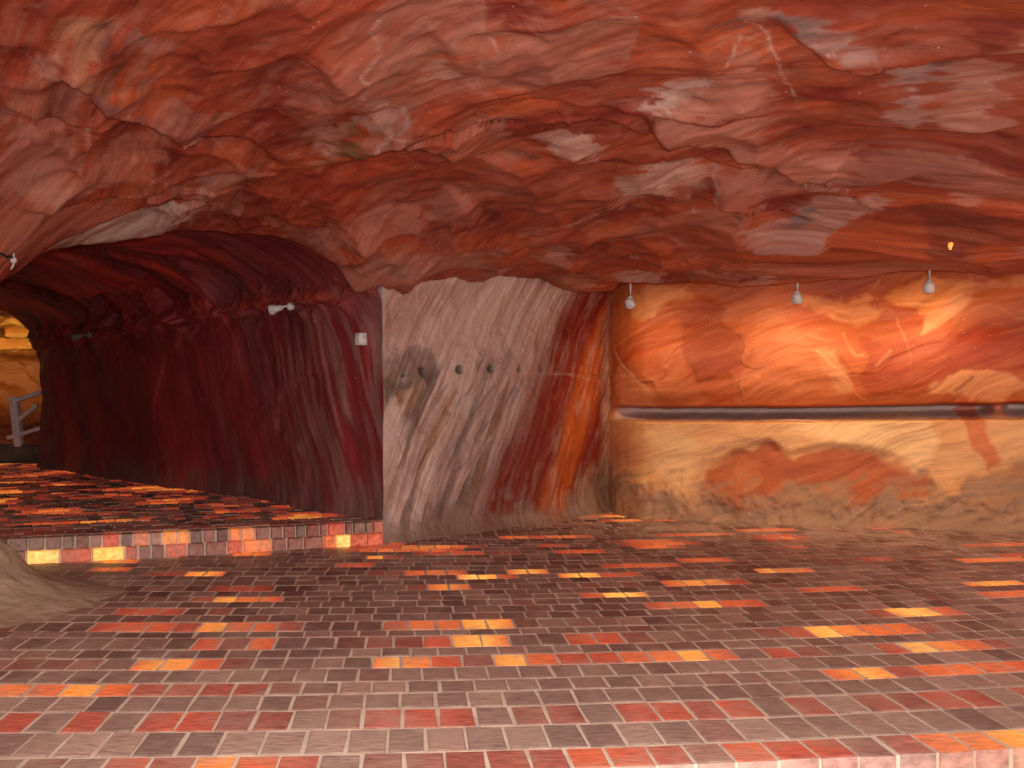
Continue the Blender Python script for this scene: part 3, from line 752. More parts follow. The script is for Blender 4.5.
def build_far():
    p = Path([(-19, 13.0), (-17, 18.5), (-12, 20.5), (-8.5, 20.0), (-6.2, 17.8), (-6.6, 15.6)], 0.05, 3)
    t1 = np.arange(0.1, 2.2, 0.05); th = np.linspace(0, math.pi / 2, 70)
    o = np.concatenate([t1 * 0, 3.2 - 3.2 * np.cos(th)]); Zp = np.concatenate([t1, 2.2 + 1.3 * np.sin(th)])
    arc = np.concatenate([[0], np.cumsum(np.hypot(np.diff(o), np.diff(Zp)))])
    s, a = np.meshgrid(p.s, arc, indexing='ij')
    wv = fbm(s * 0.6, a * 0.9, 8, 3) - 0.5
    n1 = fbm(s * 0.7, a * 2.6 + s * 0.5, 16, 5); wob = fbm(s * 2, a * 2, 17, 4)
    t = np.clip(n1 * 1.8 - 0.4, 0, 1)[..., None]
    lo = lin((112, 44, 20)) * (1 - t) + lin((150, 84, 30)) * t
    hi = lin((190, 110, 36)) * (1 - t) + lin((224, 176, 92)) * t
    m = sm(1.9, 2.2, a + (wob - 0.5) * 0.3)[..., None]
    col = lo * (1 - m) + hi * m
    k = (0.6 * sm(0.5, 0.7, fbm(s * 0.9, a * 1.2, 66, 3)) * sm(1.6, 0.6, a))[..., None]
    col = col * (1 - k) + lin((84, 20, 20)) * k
    h1, _, _, _ = facets(s / 1.2 + wv, a / 0.7 + wv, 81)
    h = 0.22 * h1 + 0.4 * wv + 0.12 * (n1 - 0.5) + 0.45 * sm(1.85, 2.15, a)
    do = np.gradient(o, arc); dz = np.gradient(Zp, arc)
    O = o[None, :] + dz[None, :] * h; Z = Zp[None, :] - do[None, :] * h
    P = np.stack([p.x[:, None] + p.nx[:, None] * O, p.y[:, None] + p.ny[:, None] * O, Z], -1)
    ob = grid_mesh('wall_far', P, M_WARM, col, np.stack([s, a * 1.6, s * 0.2], -1))
    return struct(ob, 'yellow lit salt wall of the far chamber seen through the tunnel')

def build_side(name, pts, label, seed):
    p = Path(pts, 0.08, 2)
    zs = np.arange(-0.3, 3.4, 0.08)
    s, z = np.meshgrid(p.s, zs, indexing='ij')
    n1 = fbm(s * 0.9, z * 2, seed, 5); h1, _, ra, rb = facets(s / 1.1, z / 0.8, seed + 3)
    t = np.clip(n1 * 1.6 - 0.3, 0, 1)[..., None]
    col = lin((120, 36, 26)) * (1 - t) + lin((176, 96, 78)) * t
    k = sm(0.7, 0.1, z)[..., None] * 0.8
    col = col * (1 - k) + lin((146, 122, 104)) * k
    h = 0.2 * h1 + 0.3 * (n1 - 0.5) + 0.25 * np.exp(-np.clip(z, 0, 9) / 0.3)
    P = np.stack([p.x[:, None] + p.nx[:, None] * h, p.y[:, None] + p.ny[:, None] * h, z], -1)
    return struct(grid_mesh(name, P, M_CEIL, col, np.stack([s, z * 2, s * 0.3], -1)), label)

wall_pillar, PIL_P = build_pillar()
wall_right, RIGHT_P = build_right()
wall_tunnel, TUN_P = build_tunnel()
wall_far = build_far()
wall_left = build_side('wall_left', [(-4.1, -1.6), (-4.1, 3.0), (-4.0, 5.0), (-4.25, 6.2), (-5.6, 6.9)], 'red salt side wall left of the chamber', 301)
wall_east = build_side('wall_east', [(6.2, 9.2), (6.0, 6.0), (6.1, 2.0), (6.2, -1.6)], 'red salt side wall right of the chamber', 311)

# ------------------------------------------------------------------ floors
def slab(name, poly, z, mat, label, thick=0.25, div=True):
    bm = bmesh.new()
    top = [bm.verts.new((x, y, z)) for x, y in poly]; bot = [bm.verts.new((x, y, z - thick)) for x, y in poly]
    bm.faces.new(top); bm.faces.new(bot[::-1])
    n = len(poly)
    for i in range(n):
        bm.faces.new((top[(i + 1) % n], top[i], bot[i], bot[(i + 1) % n]))
    bmesh.ops.recalc_face_normals(bm, faces=bm.faces)
    me = bpy.data.meshes.new(name); bm.to_mesh(me); bm.free()
    return struct(link(name, me, mat), label)

RW = [3.22, 3.417, 3.670, 3.906, 4.110, 4.290, 4.499, 4.697, 4.858, 5.10, 5.235, 5.454, 5.634, 5.825, 6.0, 6.15, 6.32, 6.52]
while RW[-1] < 11.2: RW.append(RW[-1] + random.uniform(0.165, 0.2))
def row_y(R, X):
    X0 = -0.07 * R
    Xc = np.clip(X, -2.2, 2.2)
    q = 0.021 * (Xc * Xc - X0 * X0) + 0.042 * Xc * (X - Xc)
    return R + 0.082 * (X - X0) * (1.0 if np.ndim(X) else 1.0) + q

front = [(x, float(row_y(RW[0], x)) + 0.012) for x in np.linspace(-4.3, 6.2, 40)]
RISER = [(-4.6, 7.0), (-3.58, 7.27), (-2.6, 7.62), (-1.06, 8.28), (-0.6, 8.6)]     # front of the upper platform
floor = slab('floor', front + [(6.2, 11.5), (-0.5, 11.5), (-0.5, 8.9), (-1.05, 8.5), (-4.6, 7.2)], -0.0042, M_MORTAR, 'main floor of small salt bricks in sandy mortar, some lit from below', 0.21)
floor_upper = slab('floor_upper', [(RISER[0][0], RISER[0][1] + 0.03), (RISER[1][0], RISER[1][1] + 0.03), (RISER[2][0], RISER[2][1] + 0.03), (-1.09, 8.325), (-1.10, 8.8), (-0.9, 12), (-4.5, 16), (-5.5, 21), (-20, 21), (-20, 9), (-7, 7.0)], 0.186, M_MORTAR, 'raised brick platform leading into the tunnel, brightly lit from below', 0.19)
floor_lower = slab('floor_lower', [(-4.3, -1.6), (6.2, -1.6), (6.2, 4.6), (-4.3, 4.6)], -0.215, M_ROUGH, 'lower dusty floor in front of the brick edge', 0.1)

def glow_rgb(L):
    L = np.clip(np.asarray(L, float), 0, 1.05)
    ks = [0, 0.15, 0.3, 0.5, 0.7, 0.85, 1.0, 1.05]
    rr = np.interp(L, ks, [0, 0.02, 0.09, 0.40, 0.72, 0.95, 1.3, 1.5])
    gg = np.interp(L, ks, [0, 0.003, 0.010, 0.045, 0.14, 0.34, 0.66, 0.76])
    bb = np.interp(L, ks, [0, 0.002, 0.006, 0.016, 0.024, 0.045, 0.12, 0.18])
    return np.stack([rr, gg, bb], -1)

LIT = [(100, 152, 758, .5), (152, 180, 758, .35), (190, 240, 758, .85), (240, 270, 758, .6), (280, 320, 758, .5), (360, 405, 758, .25), (405, 445, 758, .3), (450, 480, 758, .33), (490, 530, 757, .36), (530, 575, 756, .36), (575, 615, 755, .6), (615, 650, 754, .55), (650, 695, 753, .45), (695, 725, 752, .25), (725, 775, 751, .62), (775, 812, 749, .5), (812, 850, 747, .47), (850, 905, 744, .2), (905, 945, 742, .35), (945, 990, 740, .72), (985, 1060, 737, .86),
       (-20, 35, 717, .5), (70, 108, 717, .5), (140, 180, 717, .46), (180, 218, 717, .46), (218, 250, 717, .28), (255, 290, 717, .36), (330, 365, 717, .27), (368, 400, 717, .4), (403, 435, 717, .46), (438, 475, 716, .46), (510, 548, 713, .32), (548, 578, 712, .36), (610, 650, 709, .5), (650, 682, 707, .45), (682, 722, 706, .34), (725, 765, 704, .52), (785, 830, 700, .42), (870, 905, 696, .36), (905, 945, 694, .3), (940, 985, 691, .42), (1000, 1040, 686, .5),
       (-20, 25, 690, .7), (25, 58, 690, .6), (58, 88, 690, .86), (88, 120, 690, .65), (120, 150, 690, .36), (150, 182, 690, .36), (186, 218, 690, .36), (218, 248, 690, .36), (248, 280, 689, .3),
       (20, 60, 665, .2), (60, 90, 665, .2), (130, 146, 664, .5), (146, 176, 664, .82), (176, 205, 664, .3), (205, 232, 664, .6), (232, 255, 663, .3), (374, 402, 661, .92), (402, 432, 661, .76), (432, 460, 660, .55), (460, 487, 660, .25), (487, 515, 659, .95), (515, 545, 659, .6), (575, 600, 657, .42), (600, 625, 657, .46), (625, 655, 656, .6), (655, 680, 655, .7), (680, 707, 655, .92), (707, 735, 654, .65), (758, 785, 651, .5), (785, 815, 650, .3), (828, 858, 673, .75), (858, 893, 672, .9), (893, 910, 669, .36), (910, 945, 667, .66), (945, 978, 666, .66), (985, 1040, 662, .6),
       (190, 215, 642, .62), (215, 240, 642, .3), (240, 270, 642, .7), (368, 392, 641, .32), (392, 417, 641, .3), (417, 442, 641, .5), (442, 468, 641, .5), (468, 495, 641, .9), (495, 520, 640, .62), (568, 590, 638, .55), (590, 620, 637, .5), (620, 640, 636, .3), (885, 900, 647, .5), (900, 930, 646, 1.0), (930, 955, 645, .76), (955, 978, 644, .62), (978, 1000, 643, .34),
       (85, 100, 627, .3), (100, 135, 627, .5), (135, 175, 627, .56), (180, 200, 627, .4), (200, 228, 626, .86), (228, 255, 626, .6), (255, 275, 626, .6), (275, 300, 626, .4), (387, 410, 625, .55), (410, 433, 625, .68), (433, 455, 625, .62), (475, 500, 624, .88), (500, 520, 624, .4), (760, 780, 632, .3), (780, 805, 631, .46), (805, 818, 631, .4), (818, 845, 630, .98), (845, 872, 630, .76), (872, 900, 629, .66), (900, 940, 628, .36),
       (112, 150, 612, .46), (150, 187, 612, .46), (200, 218, 611, .36), (195, 210, 598, .4), (210, 226, 598, .62), (226, 245, 598, .9), (245, 272, 598, .66), (272, 290, 597, .36), (880, 895, 612, .4), (895, 925, 611, .95), (925, 950, 610, .62), (215, 250, 591, .36), (250, 290, 591, .4), (405, 420, 587, .3), (420, 434, 587, .42), (437, 458, 586, .76), (640, 660, 605, .5), (660, 690, 604, .62), (690, 716, 604, .92), (716, 755, 603, .56), (575, 598, 594, .62), (598, 640, 594, .96), (457, 475, 578, 1.0), (475, 492, 578, .92), (492, 530, 578, .56), (518, 535, 570, .88), (570, 606, 576, .92), (606, 640, 575, .52), (655, 690, 582, .72), (690, 716, 582, .8), (716, 740, 581, .45), (800, 860, 588, .56), (978, 1020, 582, .84), (985, 1040, 594, .62), (405, 425, 571, .62), (425, 437, 571, .68), (437, 454, 571, .62), (454, 470, 570, .36), (360, 405, 571, .3), (757, 777, 570, .94), (777, 812, 571, .72), (590, 630, 564, .5), (630, 670, 564, .56),
       (140, 198, 572, .36), (198, 216, 572, .84), (364, 381, 557, .96), (381, 400, 557, .4), (374, 388, 550, .72), (330, 372, 563, .52), (215, 245, 563, .6), (245, 275, 563, .5), (88, 130, 562, .75), (100, 126, 568, .62), (225, 260, 553, .7), (618, 652, 521, .72), (596, 615, 521, .45), (660, 700, 534, .5), (740, 790, 530, .6), (900, 930, 533, .6), (540, 560, 546, .5), (550, 600, 551, .55), (690, 730, 559, .6), (860, 900, 560, .45), (970, 1024, 560, .7), (1000, 1030, 556, .5)]  # bricks at the left riser foot hold its reflected glow as emission

BR = dict(v=[], f=[], c=[], g=[])
def brick_geo(corners, z, th, tint, glow, front=None, inset=0.006):
    """corners: 4 xy points (counter-clockwise seen from above); returns verts, faces, tint and glow per vertex"""
    c = np.array(corners)
    cen = c.mean(0)
    inn = cen + (c - cen) * (1 - inset * 2 / np.maximum(np.hypot(*(c - cen).T), 0.02))[:, None]
    tilt = RNG.normal(0, 0.006, 2)
    zz = z + (c - cen) @ tilt
    V = [(*p, zi) for p, zi in zip(inn, zz)] + [(*p, zi - 0.003) for p, zi in zip(c, zz)] + [(*p, z - th) for p in c]
    Fc = [(0, 1, 2, 3)] + [(i + 4, (i + 1) % 4 + 4, (i + 1) % 4, i) for i in range(4)] + [(i + 8, (i + 1) % 4 + 8, (i + 1) % 4 + 4, i + 4) for i in range(4)]
    T = np.repeat(tint[None, :], 12, 0); T[4:] = T[4:] * 0.5 + lin((150, 124, 108)) * 0.5
    G = np.vstack([glow, glow * 0.8, glow * 0.5])
    return V, Fc, T, G

BRICK_ME_CACHE = {}
def brick_obj(parent, V, Fc, T, G, name='brick'):
    V = np.array(V); o0 = V[:4].mean(0)
    me = bpy.data.meshes.new(name)
    me.from_pydata([tuple(v) for v in V], [], Fc)
    put_attr(me, T, None, G)
    return link(name, me, M_BRICK, parent)

def join_obj(parent, lst, name):
    v, fc, t, g = [], [], [], []
    for V, Fc, T, G in lst:
        n = len(v); v += [tuple(p) for p in V]; fc += [tuple(i + n for i in q) for q in Fc]; t.append(T); g.append(G)
    me = bpy.data.meshes.new(name); me.from_pydata(v, [], fc)
    put_attr(me, np.vstack(t), None, np.vstack(g))
    o = link(name, me, M_BRICK, parent); o['kind'] = 'stuff'
    return o

def tint_of(red=0.0, dusty=0.0):
    g = RNG.uniform(0, 1)
    a = lin((122, 82, 74)) * (1 - g) + lin((182, 146, 130)) * g
    a = a * (1 - 0.36 * dusty) + lin((206, 184, 170)) * 0.36 * dusty
    a = a * RNG.uniform(0.7, 1.15)
    r = lin((150, 74, 62))
    return a * (1 - red) + r * red

OFFS = {0: 405, 1: 426, 2: 402.5, 3: 400.8, 4: 407.5, 5: 391, 6: 373, 7: 381.7, 8: 366.7}
floor_poly = [(-3.9, 3.0), (-3.9, 7.1)] + RISER[1:4] + [tuple(p) for p in PILLAR_PATH[4:10]] + [(1.1, 10.6), (2.0, 10.35), (3.0, 10.05), (4.0, 9.75), (4.84, 9.45), (6.0, 9.0), (6.0, 3.0)]

def main_bricks():
    out = []
    W0 = 0.139
    for k in range(len(RW) - 1):
        Ra, Rb = RW[k], RW[k + 1]
        Rc = 0.5 * (Ra + Rb)
        x0 = (OFFS[k] - 512) * Rc / F if k in OFFS else RNG.uniform(0, W0) - 0.6
        xr, xl = [x0], [x0]
        lim = 0.56 * Rc + 0.8
        while xr[-1] < lim: xr.append(xr[-1] + W0 * RNG.uniform(0.93, 1.08))
        while xl[-1] > -lim: xl.append(xl[-1] - W0 * RNG.uniform(0.93, 1.08))
        js = np.array(xl[::-1] + xr[1:])
        cx = 0.5 * (js[:-1] + js[1:])
        cy = row_y(Rc, cx)
        px = 512 + F * cx / cy; py = HY + F * EYE / cy
        hp = 0.5 * F * EYE * (1 / (cy - (Rb - Ra) / 2) - 1 / (cy + (Rb - Ra) / 2))
        lev = np.zeros(len(cx))
        if Rc > 7.6:
            n = np.array([vnoise(np.array([c * 1.7]), np.array([k * 0.83]), 5)[0] for c in cx])
            lev = np.where(n > 0.76, 0.3 + (n - 0.76) * 2.6 + RNG.uniform(-.1, .15, len(cx)), 0)
        else:
            lev = np.where(RNG.uniform(0, 1, len(cx)) < 0.10, RNG.uniform(0.12, 0.24, len(cx)), 0)
        for xa, xb, y, l in LIT:
            m = (px >= xa - 3) & (px <= xb + 3) & (np.abs(py - y) < hp * 0.95)
            lev[m] = np.maximum(lev[m], l)
        ok = inside(cx, cy, floor_poly)
        lf = np.concatenate([[0], 0.5 * (lev[:-1] + lev[1:])]); rt = np.concatenate([0.5 * (lev[:-1] + lev[1:]), [0]])
        for i in range(len(cx)):
            if not ok[i]: continue
            gp = 0.0064
            e = lambda: RNG.uniform(-0.004, 0.004)
            xa, xb = js[i] + gp, js[i + 1] - gp
            sk = -0.10
            hd = 0.5 * (Rb - Ra)
            cs = []
            for x, sg in ((xa, -1), (xb, -1), (xb, 1), (xa, 1)):
                xx = x + sk * sg * hd + e()
                cs.append((xx, float(row_y(Ra + gp if sg < 0 else Rb - gp, xx)) + e()))
            l4 = np.array([min(lev[i], lf[i] * 0.45 + lev[i] * 0.55), min(lev[i], rt[i] * 0.45 + lev[i] * 0.55)])
            l4 = np.array([l4[0], l4[1], l4[1], l4[0]]) if lev[i] > 0 else np.zeros(4)
            V, Fc, T, G = brick_geo(cs, 0.0 + RNG.normal(0, 0.0009), 0.19 if k == 0 else 0.03, tint_of(min(0.85, lev[i] * 1.6), float(np.clip((6.0 - Rc) / 2.4, 0, 1))), glow_rgb(l4))
            if k == 0:                                    # headers along the front edge: flash whiteness painted into the dusty mortar-smeared face
                T = np.array(T); T[8:] = lin((206, 160, 148)); 
                V += [(*cs[0], V[4][2] - 0.001), (*cs[1], V[5][2] - 0.001)]
                n = 12
                Fc[5] = (8, 9, 13, 12); T = np.vstack([T, lin((206, 160, 148)), lin((200, 150, 138))]); G = np.vstack([G, G[:2] * 0.25])
            out.append((float(cy[i]) + abs(float(cx[i])) * 0.0, abs(px[i] - 512) < 540, (V, Fc, T, G)))
    vis = [o for o in out if o[1]]
    vis.sort(key=lambda o: o[0])
    pick = vis[:300]; ids = set(id(o) for o in pick)
    for o in pick: brick_obj(floor, *o[2])
    join_obj(floor, [o[2] for o in out if id(o) not in ids], 'bricks')
main_bricks()

def upper_bricks():
    big, rest = [], []
    # riser: two courses of bricks along the platform edge
    pts = np.array(RISER[:4]); d = np.concatenate([[0], np.cumsum(np.hypot(*np.diff(pts, axis=0).T))])
    at = lambda s: np.array([np.interp(s, d, pts[:, 0]), np.interp(s, d, pts[:, 1])])
    LB = [(20, 60, 1.04), (60, 92, .52), (92, 125, 1.0), (125, 140, .42), (165, 188, .5), (227, 243, .5), (243, 272, .72), (272, 300, .2), (300, 324, .33), (324, 336, .66), (336, 351, 1.03), (351, 386, .54)]
    LTp = [(102, 120, .5), (135, 149, .62), (149, 162, .2), (162, 190, .78), (229, 255, .72), (328, 345, .5), (372, 386, .36)]
    for crs, (za, zb, ws, L) in enumerate(((0.004, 0.096, (0.17, 0.26), LB), (0.103, 0.193, (0.10, 0.15), LTp))):
        fine = np.linspace(0, d[-1], 2000); fp = np.array([at(v) for v in fine]); fx = 512 + F * fp[:, 0] / fp[:, 1]
        cut = ([10, 26, 60, 92, 125, 138, 151, 165, 187, 205, 227, 243, 272, 287, 304, 324, 336, 351, 367, 386] if crs == 0 else
               [8, 28, 45, 62, 75, 90, 102, 120, 133, 149, 162, 178, 190, 203, 216, 229, 241, 255, 270, 283, 296, 306, 320, 328, 345, 353, 365, 373, 386])
        ends = [float(np.interp(v, fx, fine)) for v in cut]
        q = ends[0]; pre = []
        while q > 0.1: q -= RNG.uniform(*ws); pre.append(max(q, 0.0))
        ends = pre[::-1] + ends
        for s, e in zip(ends[:-1], ends[1:]):
            a, b = at(s + 0.010), at(e - 0.010)
            t = (b - a) / np.hypot(*(b - a)); n = np.array([-t[1], t[0]])
            c = 0.5 * (a + b); px = 512 + F * c[0] / c[1]
            lev = max([l for xa, xb, l in L if xa <= px <= xb] + [0.0])
            if lev == 0 and RNG.uniform() < 0.5: lev = RNG.uniform(0.1, 0.25)
            f = -n * (0.012 + RNG.uniform(-0.004, 0.004)); bk = n * 0.10
            q = lambda p, z: (p[0], p[1], z)
            i0, i1 = a + t * 0.006, b - t * 0.006
            V = [q(a + f + n * 0.005, za), q(b + f + n * 0.005, za), q(b + f + n * 0.005, zb), q(a + f + n * 0.005, zb),
                 q(i0 + f, za + 0.006), q(i1 + f, za + 0.006), q(i1 + f, zb - 0.006), q(i0 + f, zb - 0.006),
                 q(a + bk, za), q(b + bk, za), q(b + bk, zb), q(a + bk, zb)]
            Fc = [(4, 5, 6, 7)] + [(i, (i + 1) % 4, (i + 1) % 4 + 4, i + 4) for i in range(4)] + [((i + 1) % 4, i, i + 8, (i + 1) % 4 + 8) for i in range(4)]
            T = np.repeat((tint_of(min(0.7, lev * 1.5)) * 1.15)[None], 12, 0)
            G = np.repeat(glow_rgb(lev)[None], 12, 0) * np.array([.7] * 4 + [1] * 4 + [.4] * 4)[:, None]
            big.append((V, Fc, T, G))
    # platform top: rows parallel to the edge
    v0 = np.array([-3.58, 7.27]); tv = np.array([2.52, 1.01]); tv = tv / np.hypot(*tv); nv = np.array([-tv[1], tv[0]])
    tun = [(-1.1, 8.42)] + [tuple(p) for p in TUNNEL_PATH[::-1][1:]] + [(-8.5, 20), (-16, 20), (-16, 12)] + [(-7, 7.2), (-3.58, 7.30), (-2.6, 7.66), (-1.06, 8.36)]
    tops = []
    r = 0.13; k = 0
    while r < 9.5:
        wd = 0.17 if r < 4 else 0.2
        s = -6.5 + RNG.uniform(0, 0.14)
        while s < 7.5:
            w = 0.139 * RNG.uniform(0.93, 1.07)
            c = v0 + tv * (s + w / 2) + nv * (r + wd / 2)
            if c[1] > 6.5 and -0.60 * c[1] < c[0] and inside(c[:1], c[1:], tun)[0]:
                n = vnoise(np.array([s * 1.9]), np.array([k * 0.77]), 15)[0]
                lev = 0
                if n > 0.58: lev = np.clip(0.36 + (n - 0.58) * 1.1 + RNG.uniform(-.16, .16), 0, 0.80)
                elif RNG.uniform() < 0.55: lev = RNG.uniform(0.18, 0.42)
                if r < 0.4: lev *= 0.35
                g = 0.0055
                cs = [tuple(v0 + tv * (s + a) + nv * (r + b)) for a, b in ((g, g), (w - g, g), (w - g, wd - g), (g, wd - g))]
                tops.append((float(c[1]), brick_geo(cs, 0.194 + RNG.normal(0, 0.002), 0.03, tint_of(min(1, lev * 1.5)) * 0.9, np.repeat(glow_rgb(lev)[None], 4, 0))))
            s += w
        r += wd; k += 1
    tops.sort(key=lambda o: o[0])
    for b in big: brick_obj(floor_upper, *b)
    n = 300 - len(big)
    for o in tops[:n]: brick_obj(floor_upper, *o[1])
    join_obj(floor_upper, [o[1] for o in tops[n:]], 'bricks')
upper_bricks()

# mortar bed that closes the riser of the front edge is the floor slab itself (its side face)

# ------------------------------------------------------------------ heap of dusty earth at the left edge
def build_heap():
    xs = np.arange(-4.3, -1.7, 0.02); ys = np.arange(4.6, 7.3, 0.02)
    X, Y = np.meshgrid(xs, ys, indexing='ij')
    wob = fbm(X * 2.2, Y * 2.2, 71, 5)
    cx, cy = -3.42, 5.95
    d = np.hypot((X - cx) / 0.9, (Y - cy) / 0.85) + (wob - 0.5) * 0.28
    z = 0.66 * np.exp(-(d / 0.42) ** 1.5) + 0.045 * sm(1.5, 0.6, d) - 0.026
    z = z + (fbm(X * 7, Y * 7, 73, 4) - 0.5) * 0.05 * sm(1.2, 0.3, d)
    col = np.zeros(X.shape + (3,)); t = fbm(X * 5, Y * 5, 75, 4)[..., None]
    col[:] = lin((150, 128, 106)) * (1 - t) + lin((190, 166, 142)) * t
    P = np.stack([X, Y, z], -1)
    o = grid_mesh('earth_heap', P, M_SAND, col, np.stack([X * 4, Y * 0.4, z], -1))
    return tag(o, 'low heap of dusty grey-brown salt earth spilling over the bricks at the left edge', 'heap')
build_heap()

# ------------------------------------------------------------------ small fittings
def bm_obj(name, bm, mat, parent):
    me = bpy.data.meshes.new(name)
    bmesh.ops.recalc_face_normals(bm, faces=bm.faces)
    for f in bm.faces: f.smooth = True
    bm.to_mesh(me); bm.free()
    return link(name, me, mat, parent)

def lathe(bm, prof, M, n=20):
    rings = []
    for r, z in prof:
        rings.append([bm.verts.new(M @ Vector((r * math.cos(2 * math.pi * i / n), r * math.sin(2 * math.pi * i / n), z))) for i in range(n)])
    for a, b in zip(rings[:-1], rings[1:]):
        for i in range(n):
            bm.faces.new((a[i], a[(i + 1) % n], b[(i + 1) % n], b[i]))
    bm.faces.new(rings[0][::-1]); bm.faces.new(rings[-1])

def box(bm, c, s, M=None, bev=0.0):
    r = bmesh.ops.create_cube(bm, size=1.0)
    vs = r['verts']
    bmesh.ops.scale(bm, vec=s, verts=vs); bmesh.ops.translate(bm, vec=c, verts=vs)
    if bev:
        es = list({e for v in vs for e in v.link_edges})
        bmesh.ops.bevel(bm, geom=es, offset=bev, segments=2, affect='EDGES', profile=0.5)
    if M: bmesh.ops.transform(bm, matrix=M, verts=[v for v in bm.verts])

def tube(bm, pts, r, n=8):
    pts = [Vector(p) for p in pts]
    rings = []
    for i, p in enumerate(pts):
        d = (pts[min(i + 1, len(pts) - 1)] - pts[max(i - 1, 0)]).normalized()
        q = d.to_track_quat('Z', 'Y')
        rings.append([bm.verts.new(p + q @ Vector((r * math.cos(2 * math.pi * k / n), r * math.sin(2 * math.pi * k / n), 0))) for k in range(n)])
    for a, b in zip(rings[:-1], rings[1:]):
        for i in range(n): bm.faces.new((a[i], a[(i + 1) % n], b[(i + 1) % n], b[i]))
    bm.faces.new(rings[0][::-1]); bm.faces.new(rings[-1])

def empty(name, loc):
    o = bpy.data.objects.new(name, None); COL.objects.link(o); o.location = loc
    o.empty_display_size = 0.05
    return o

def hit(P, px, py, r=4.0):
    """nearest point of a built surface along the sight line through a photograph point"""
    q = P.reshape(-1, 3); q = q[q[:, 1] > 1]
    x, y = proj(q)
    d = np.hypot(x - px, y - py)
    m = d < r
    if not m.any(): return q[np.argmin(d)]
    c = q[m]; return c[np.argmin(c[:, 1])]

def ceil_z(x, y):
    q = CEIL_P.reshape(-1, 3)
    return q[np.argmin((q[:, 0] - x) ** 2 + (q[:, 1] - y) ** 2), 2]

def spot_lamp(loc, top, aim, label, group, energy, color=(1.0, 0.72, 0.42)):
    """hanging spot: plate, stem, socket, bell-shaped reflector with a lens that faces the wall"""
    o = empty('spot_lamp', loc)
    tag(o, label, 'lamp', group)
    d = (Vector(aim) - Vector(loc)).normalized()
    R = d.to_track_quat('Z', 'Y').to_matrix().to_4x4()
    h = top - loc[2]
    bm = bmesh.new(); lathe(bm, [(0.03, h + 0.02), (0.034, h - 0.008), (0.026, h - 0.016)], Matrix(), 16); bm_obj('mounting_plate', bm, M_GREY, o)
    bm = bmesh.new(); tube(bm, [(0, 0, h - 0.01), (0.004, 0, h * 0.5), (0, 0, 0.03)], 0.012); bm_obj('stem', bm, M_WHITE, o)
    bm = bmesh.new(); lathe(bm, [(0.012, 0.066), (0.024, 0.060), (0.027, 0.03), (0.022, 0.016)], Matrix()); bm_obj('socket', bm, M_WHITE, o)
    bm = bmesh.new(); lathe(bm, [(0.010, -0.052), (0.030, -0.046), (0.043, -0.028), (0.050, 0.0), (0.052, 0.030), (0.050, 0.036), (0.045, 0.034)], R, 24)
    sh = bm_obj('reflector', bm, M_WHITE, o)
    bm = bmesh.new(); lathe(bm, [(0.044, 0.035), (0.040, 0.040), (0.02, 0.044), (0.004, 0.045)], R, 24); bm_obj('lens', bm, M_LENS, sh)
    lm = lamp('spot_light', 'SPOT', Vector(loc) + d * 0.06, energy, color, 0.035, aim, 150, 0.8)
    return o

GROUP = 'white spot lamps along the top of the orange wall'
def wall_lamp(px, py, Y, aim, label, energy):
    x, y, z = at_depth(px, py, Y)
    return spot_lamp((x, y, z), ceil_z(x, y), aim, label, GROUP, energy)
wall_lamp(630, 303, 9.5, (1.7, 10.4, 0.8), 'white spot lamp hanging at the corner beside the grey pillar', 36)
wall_lamp(797, 298, 9.15, (2.9, 10.1, 0.7), 'middle white spot lamp hanging before the brightest patch of orange wall', 44)
wall_lamp(929, 287, 8.75, (4.0, 9.8, 0.6), 'rightmost white spot lamp hanging under the ceiling lip over the orange wall', 44)

def side_spot(px, py, label, scale, mat):
    """spot on a short arm fixed to the tunnel wall, its bell turned aside"""
    q = hit(TUN_P, px + 8 * scale, py, 5)
    n = Vector((-0.72, -0.69, 0))
    base = Vector(q)
    o = empty('wall_spot_lamp', base); tag(o, label, 'lamp')
    Rn = n.to_track_quat('Z', 'Y').to_matrix().to_4x4()
    k = scale
    bm = bmesh.new(); lathe(bm, [(0.05 * k, -0.02), (0.05 * k, 0.03 * k), (0.035 * k, 0.05 * k), (0.018 * k, 0.056 * k)], Rn, 18); bm_obj('wall_base', bm, mat, o)
    tip = n * 0.10 * k + Vector((-0.04 * k, 0, -0.02 * k))
    bm = bmesh.new(); tube(bm, [n * 0.04 * k, n * 0.08 * k + Vector((-0.01, 0, 0)), tip], 0.014 * k); bm_obj('arm', bm, mat, o)
    d = Vector((-0.92, 0.25, -0.18)).normalized()
    R = Matrix.Translation(tip) @ d.to_track_quat('Z', 'Y').to_matrix().to_4x4()
    bm = bmesh.new(); lathe(bm, [(0.022 * k, -0.02 * k), (0.036 * k, 0.0), (0.04 * k, 0.05 * k), (0.066 * k, 0.12 * k), (0.07 * k, 0.15 * k), (0.06 * k, 0.155 * k)], R, 22); rf = bm_obj('reflector', bm, mat, o)
    bm = bmesh.new(); lathe(bm, [(0.058 * k, 0.15 * k), (0.05 * k, 0.168 * k), (0.01, 0.178 * k)], R, 22); bm_obj('lens', bm, M_GREY, rf)
side_spot(281, 308, 'large white spot lamp on the dark tunnel wall left of the pillar', 0.72, M_WHITE)
M_DULL = plain('dulled_white_enamel', (120, 104, 104), 0.6)
side_spot(80, 337, 'small dull spot lamp deep in the tunnel beside the yellow opening', 0.8, M_DULL)

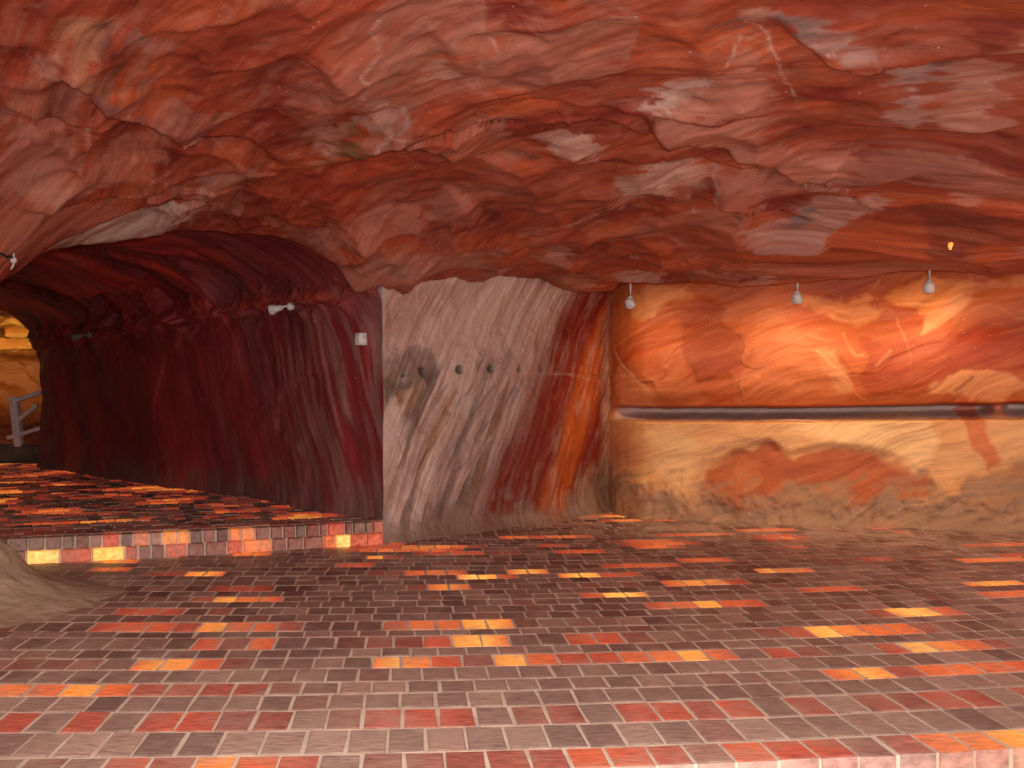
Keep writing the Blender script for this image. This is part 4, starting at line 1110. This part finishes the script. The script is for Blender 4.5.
def junction_box():
    q = hit(TUN_P, 362, 341, 3)
    o = empty('junction_box', q); tag(o, 'small white junction box on the tunnel wall beside the pillar corner', 'box')
    R = Vector((-0.72, -0.69, 0)).to_track_quat('Z', 'Y').to_matrix().to_4x4()
    bm = bmesh.new(); box(bm, (0, 0, 0.02), (0.085, 0.105, 0.07), R, 0.006); bm_obj('housing', bm, M_WHITE, o)
    bm = bmesh.new(); box(bm, (0, 0, 0.058), (0.07, 0.09, 0.008), R, 0.002); lid = bm_obj('lid', bm, M_WHITE, o)
    for x, y in ((-0.026, -0.036), (0.026, 0.036), (0.026, -0.036), (-0.026, 0.036)):
        bm = bmesh.new(); lathe(bm, [(0.005, 0.06), (0.004, 0.065)], R @ Matrix.Translation((x, y, 0)), 8); bm_obj('screw', bm, M_GREY, lid)
junction_box()

def cable():
    def on(px, py):
        q = Vector(hit(CEIL_P, px, py, 2.5)); return q + (Vector((0, 0, EYE)) - q).normalized() * 0.05
    a = on(15, 259); a.z -= 0.02
    pts = [on(15 - 2.2 * k, 259 - 0.55 * k) - a for k in range(8)]
    e = pts[-1]; pts += [e + Vector((-0.12 * k, -0.06 * k, 0.015 * k)) for k in range(1, 6)]
    o = empty('black_cable', a); tag(o, 'black cable hung from a white hook on the lip at the far left', 'cable')
    bm = bmesh.new(); tube(bm, pts, 0.008); bm_obj('cable_line', bm, M_BLACK, o)
    bm = bmesh.new()
    lathe(bm, [(0.012, 0.0), (0.02, -0.008), (0.02, -0.03), (0.012, -0.04)], Matrix.Translation((0, 0, 0.03)), 14)
    tube(bm, [(0, 0, 0.02), (0.0, 0.005, 0.09)], 0.006)
    tube(bm, [(0, 0, 0), (-0.004, 0, -0.03), (-0.02, 0, -0.05)], 0.006)
    bm_obj('hook', bm, M_WHITE, o)
cable()

def handrail():
    Y = 16.2
    b = Vector(at_depth(20, 400, Y)); b.z = 0.19
    o = empty('handrail', b); tag(o, 'pale painted wooden handrail at the yellow chamber seen through the tunnel', 'handrail')
    def pt(px, py, dy=0): return Vector(at_depth(px, py, Y + dy)) - b
    def bar(name, p, q, wd, dp=0.05):
        p, q = pt(*p), pt(*q); d = q - p
        R = Matrix.Translation((p + q) / 2) @ d.to_track_quat('Z', 'Y').to_matrix().to_4x4()
        bm = bmesh.new(); box(bm, (0, 0, 0), (dp, wd, d.length), R, 0.006); bm_obj(name, bm, M_RAIL, o)
    bar('post', (14, 397), (20.5, 456), 0.12, 0.13)
    bar('rail', (15, 401), (42, 392, 0.05), 0.06, 0.19)
    bar('rail', (18, 420), (37.5, 405, 0.05), 0.06, 0.11)
    bar('rail', (8, 438), (41, 428, 0.05), 0.06, 0.11)
    bar('foot', (7, 453), (22, 454.5), 0.10, 0.09)
    bm = bmesh.new(); box(bm, (0.05, 0.1, 0.14), (1.0, 0.35, 0.29), None, 0.05); bm_obj('plinth', bm, M_ROUGH, o)
handrail()

def light_spot():  # glowing blob added for a spot of light on the ceiling rock
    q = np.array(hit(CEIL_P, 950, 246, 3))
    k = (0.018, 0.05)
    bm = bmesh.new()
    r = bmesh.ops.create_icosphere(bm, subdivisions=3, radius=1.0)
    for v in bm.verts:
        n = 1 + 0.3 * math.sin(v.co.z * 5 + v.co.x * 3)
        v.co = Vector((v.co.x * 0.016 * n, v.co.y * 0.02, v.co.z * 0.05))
    o = bm_obj('ceiling_light_spot', bm, M_LIGHT_SPOT, None)
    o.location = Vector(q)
    tag(o, 'tiny glowing amber mesh standing in for a spot of light on the ceiling above the rightmost lamp', 'crystal')
light_spot()

# lamp of the far chamber: turned up at its roof
lamp('far_chamber_light', 'SPOT', (-10.8, 17.6, 2.5), 190, (1.0, 0.72, 0.30), 0.12, (-10.2, 20.3, 3.1), 100, 0.6)
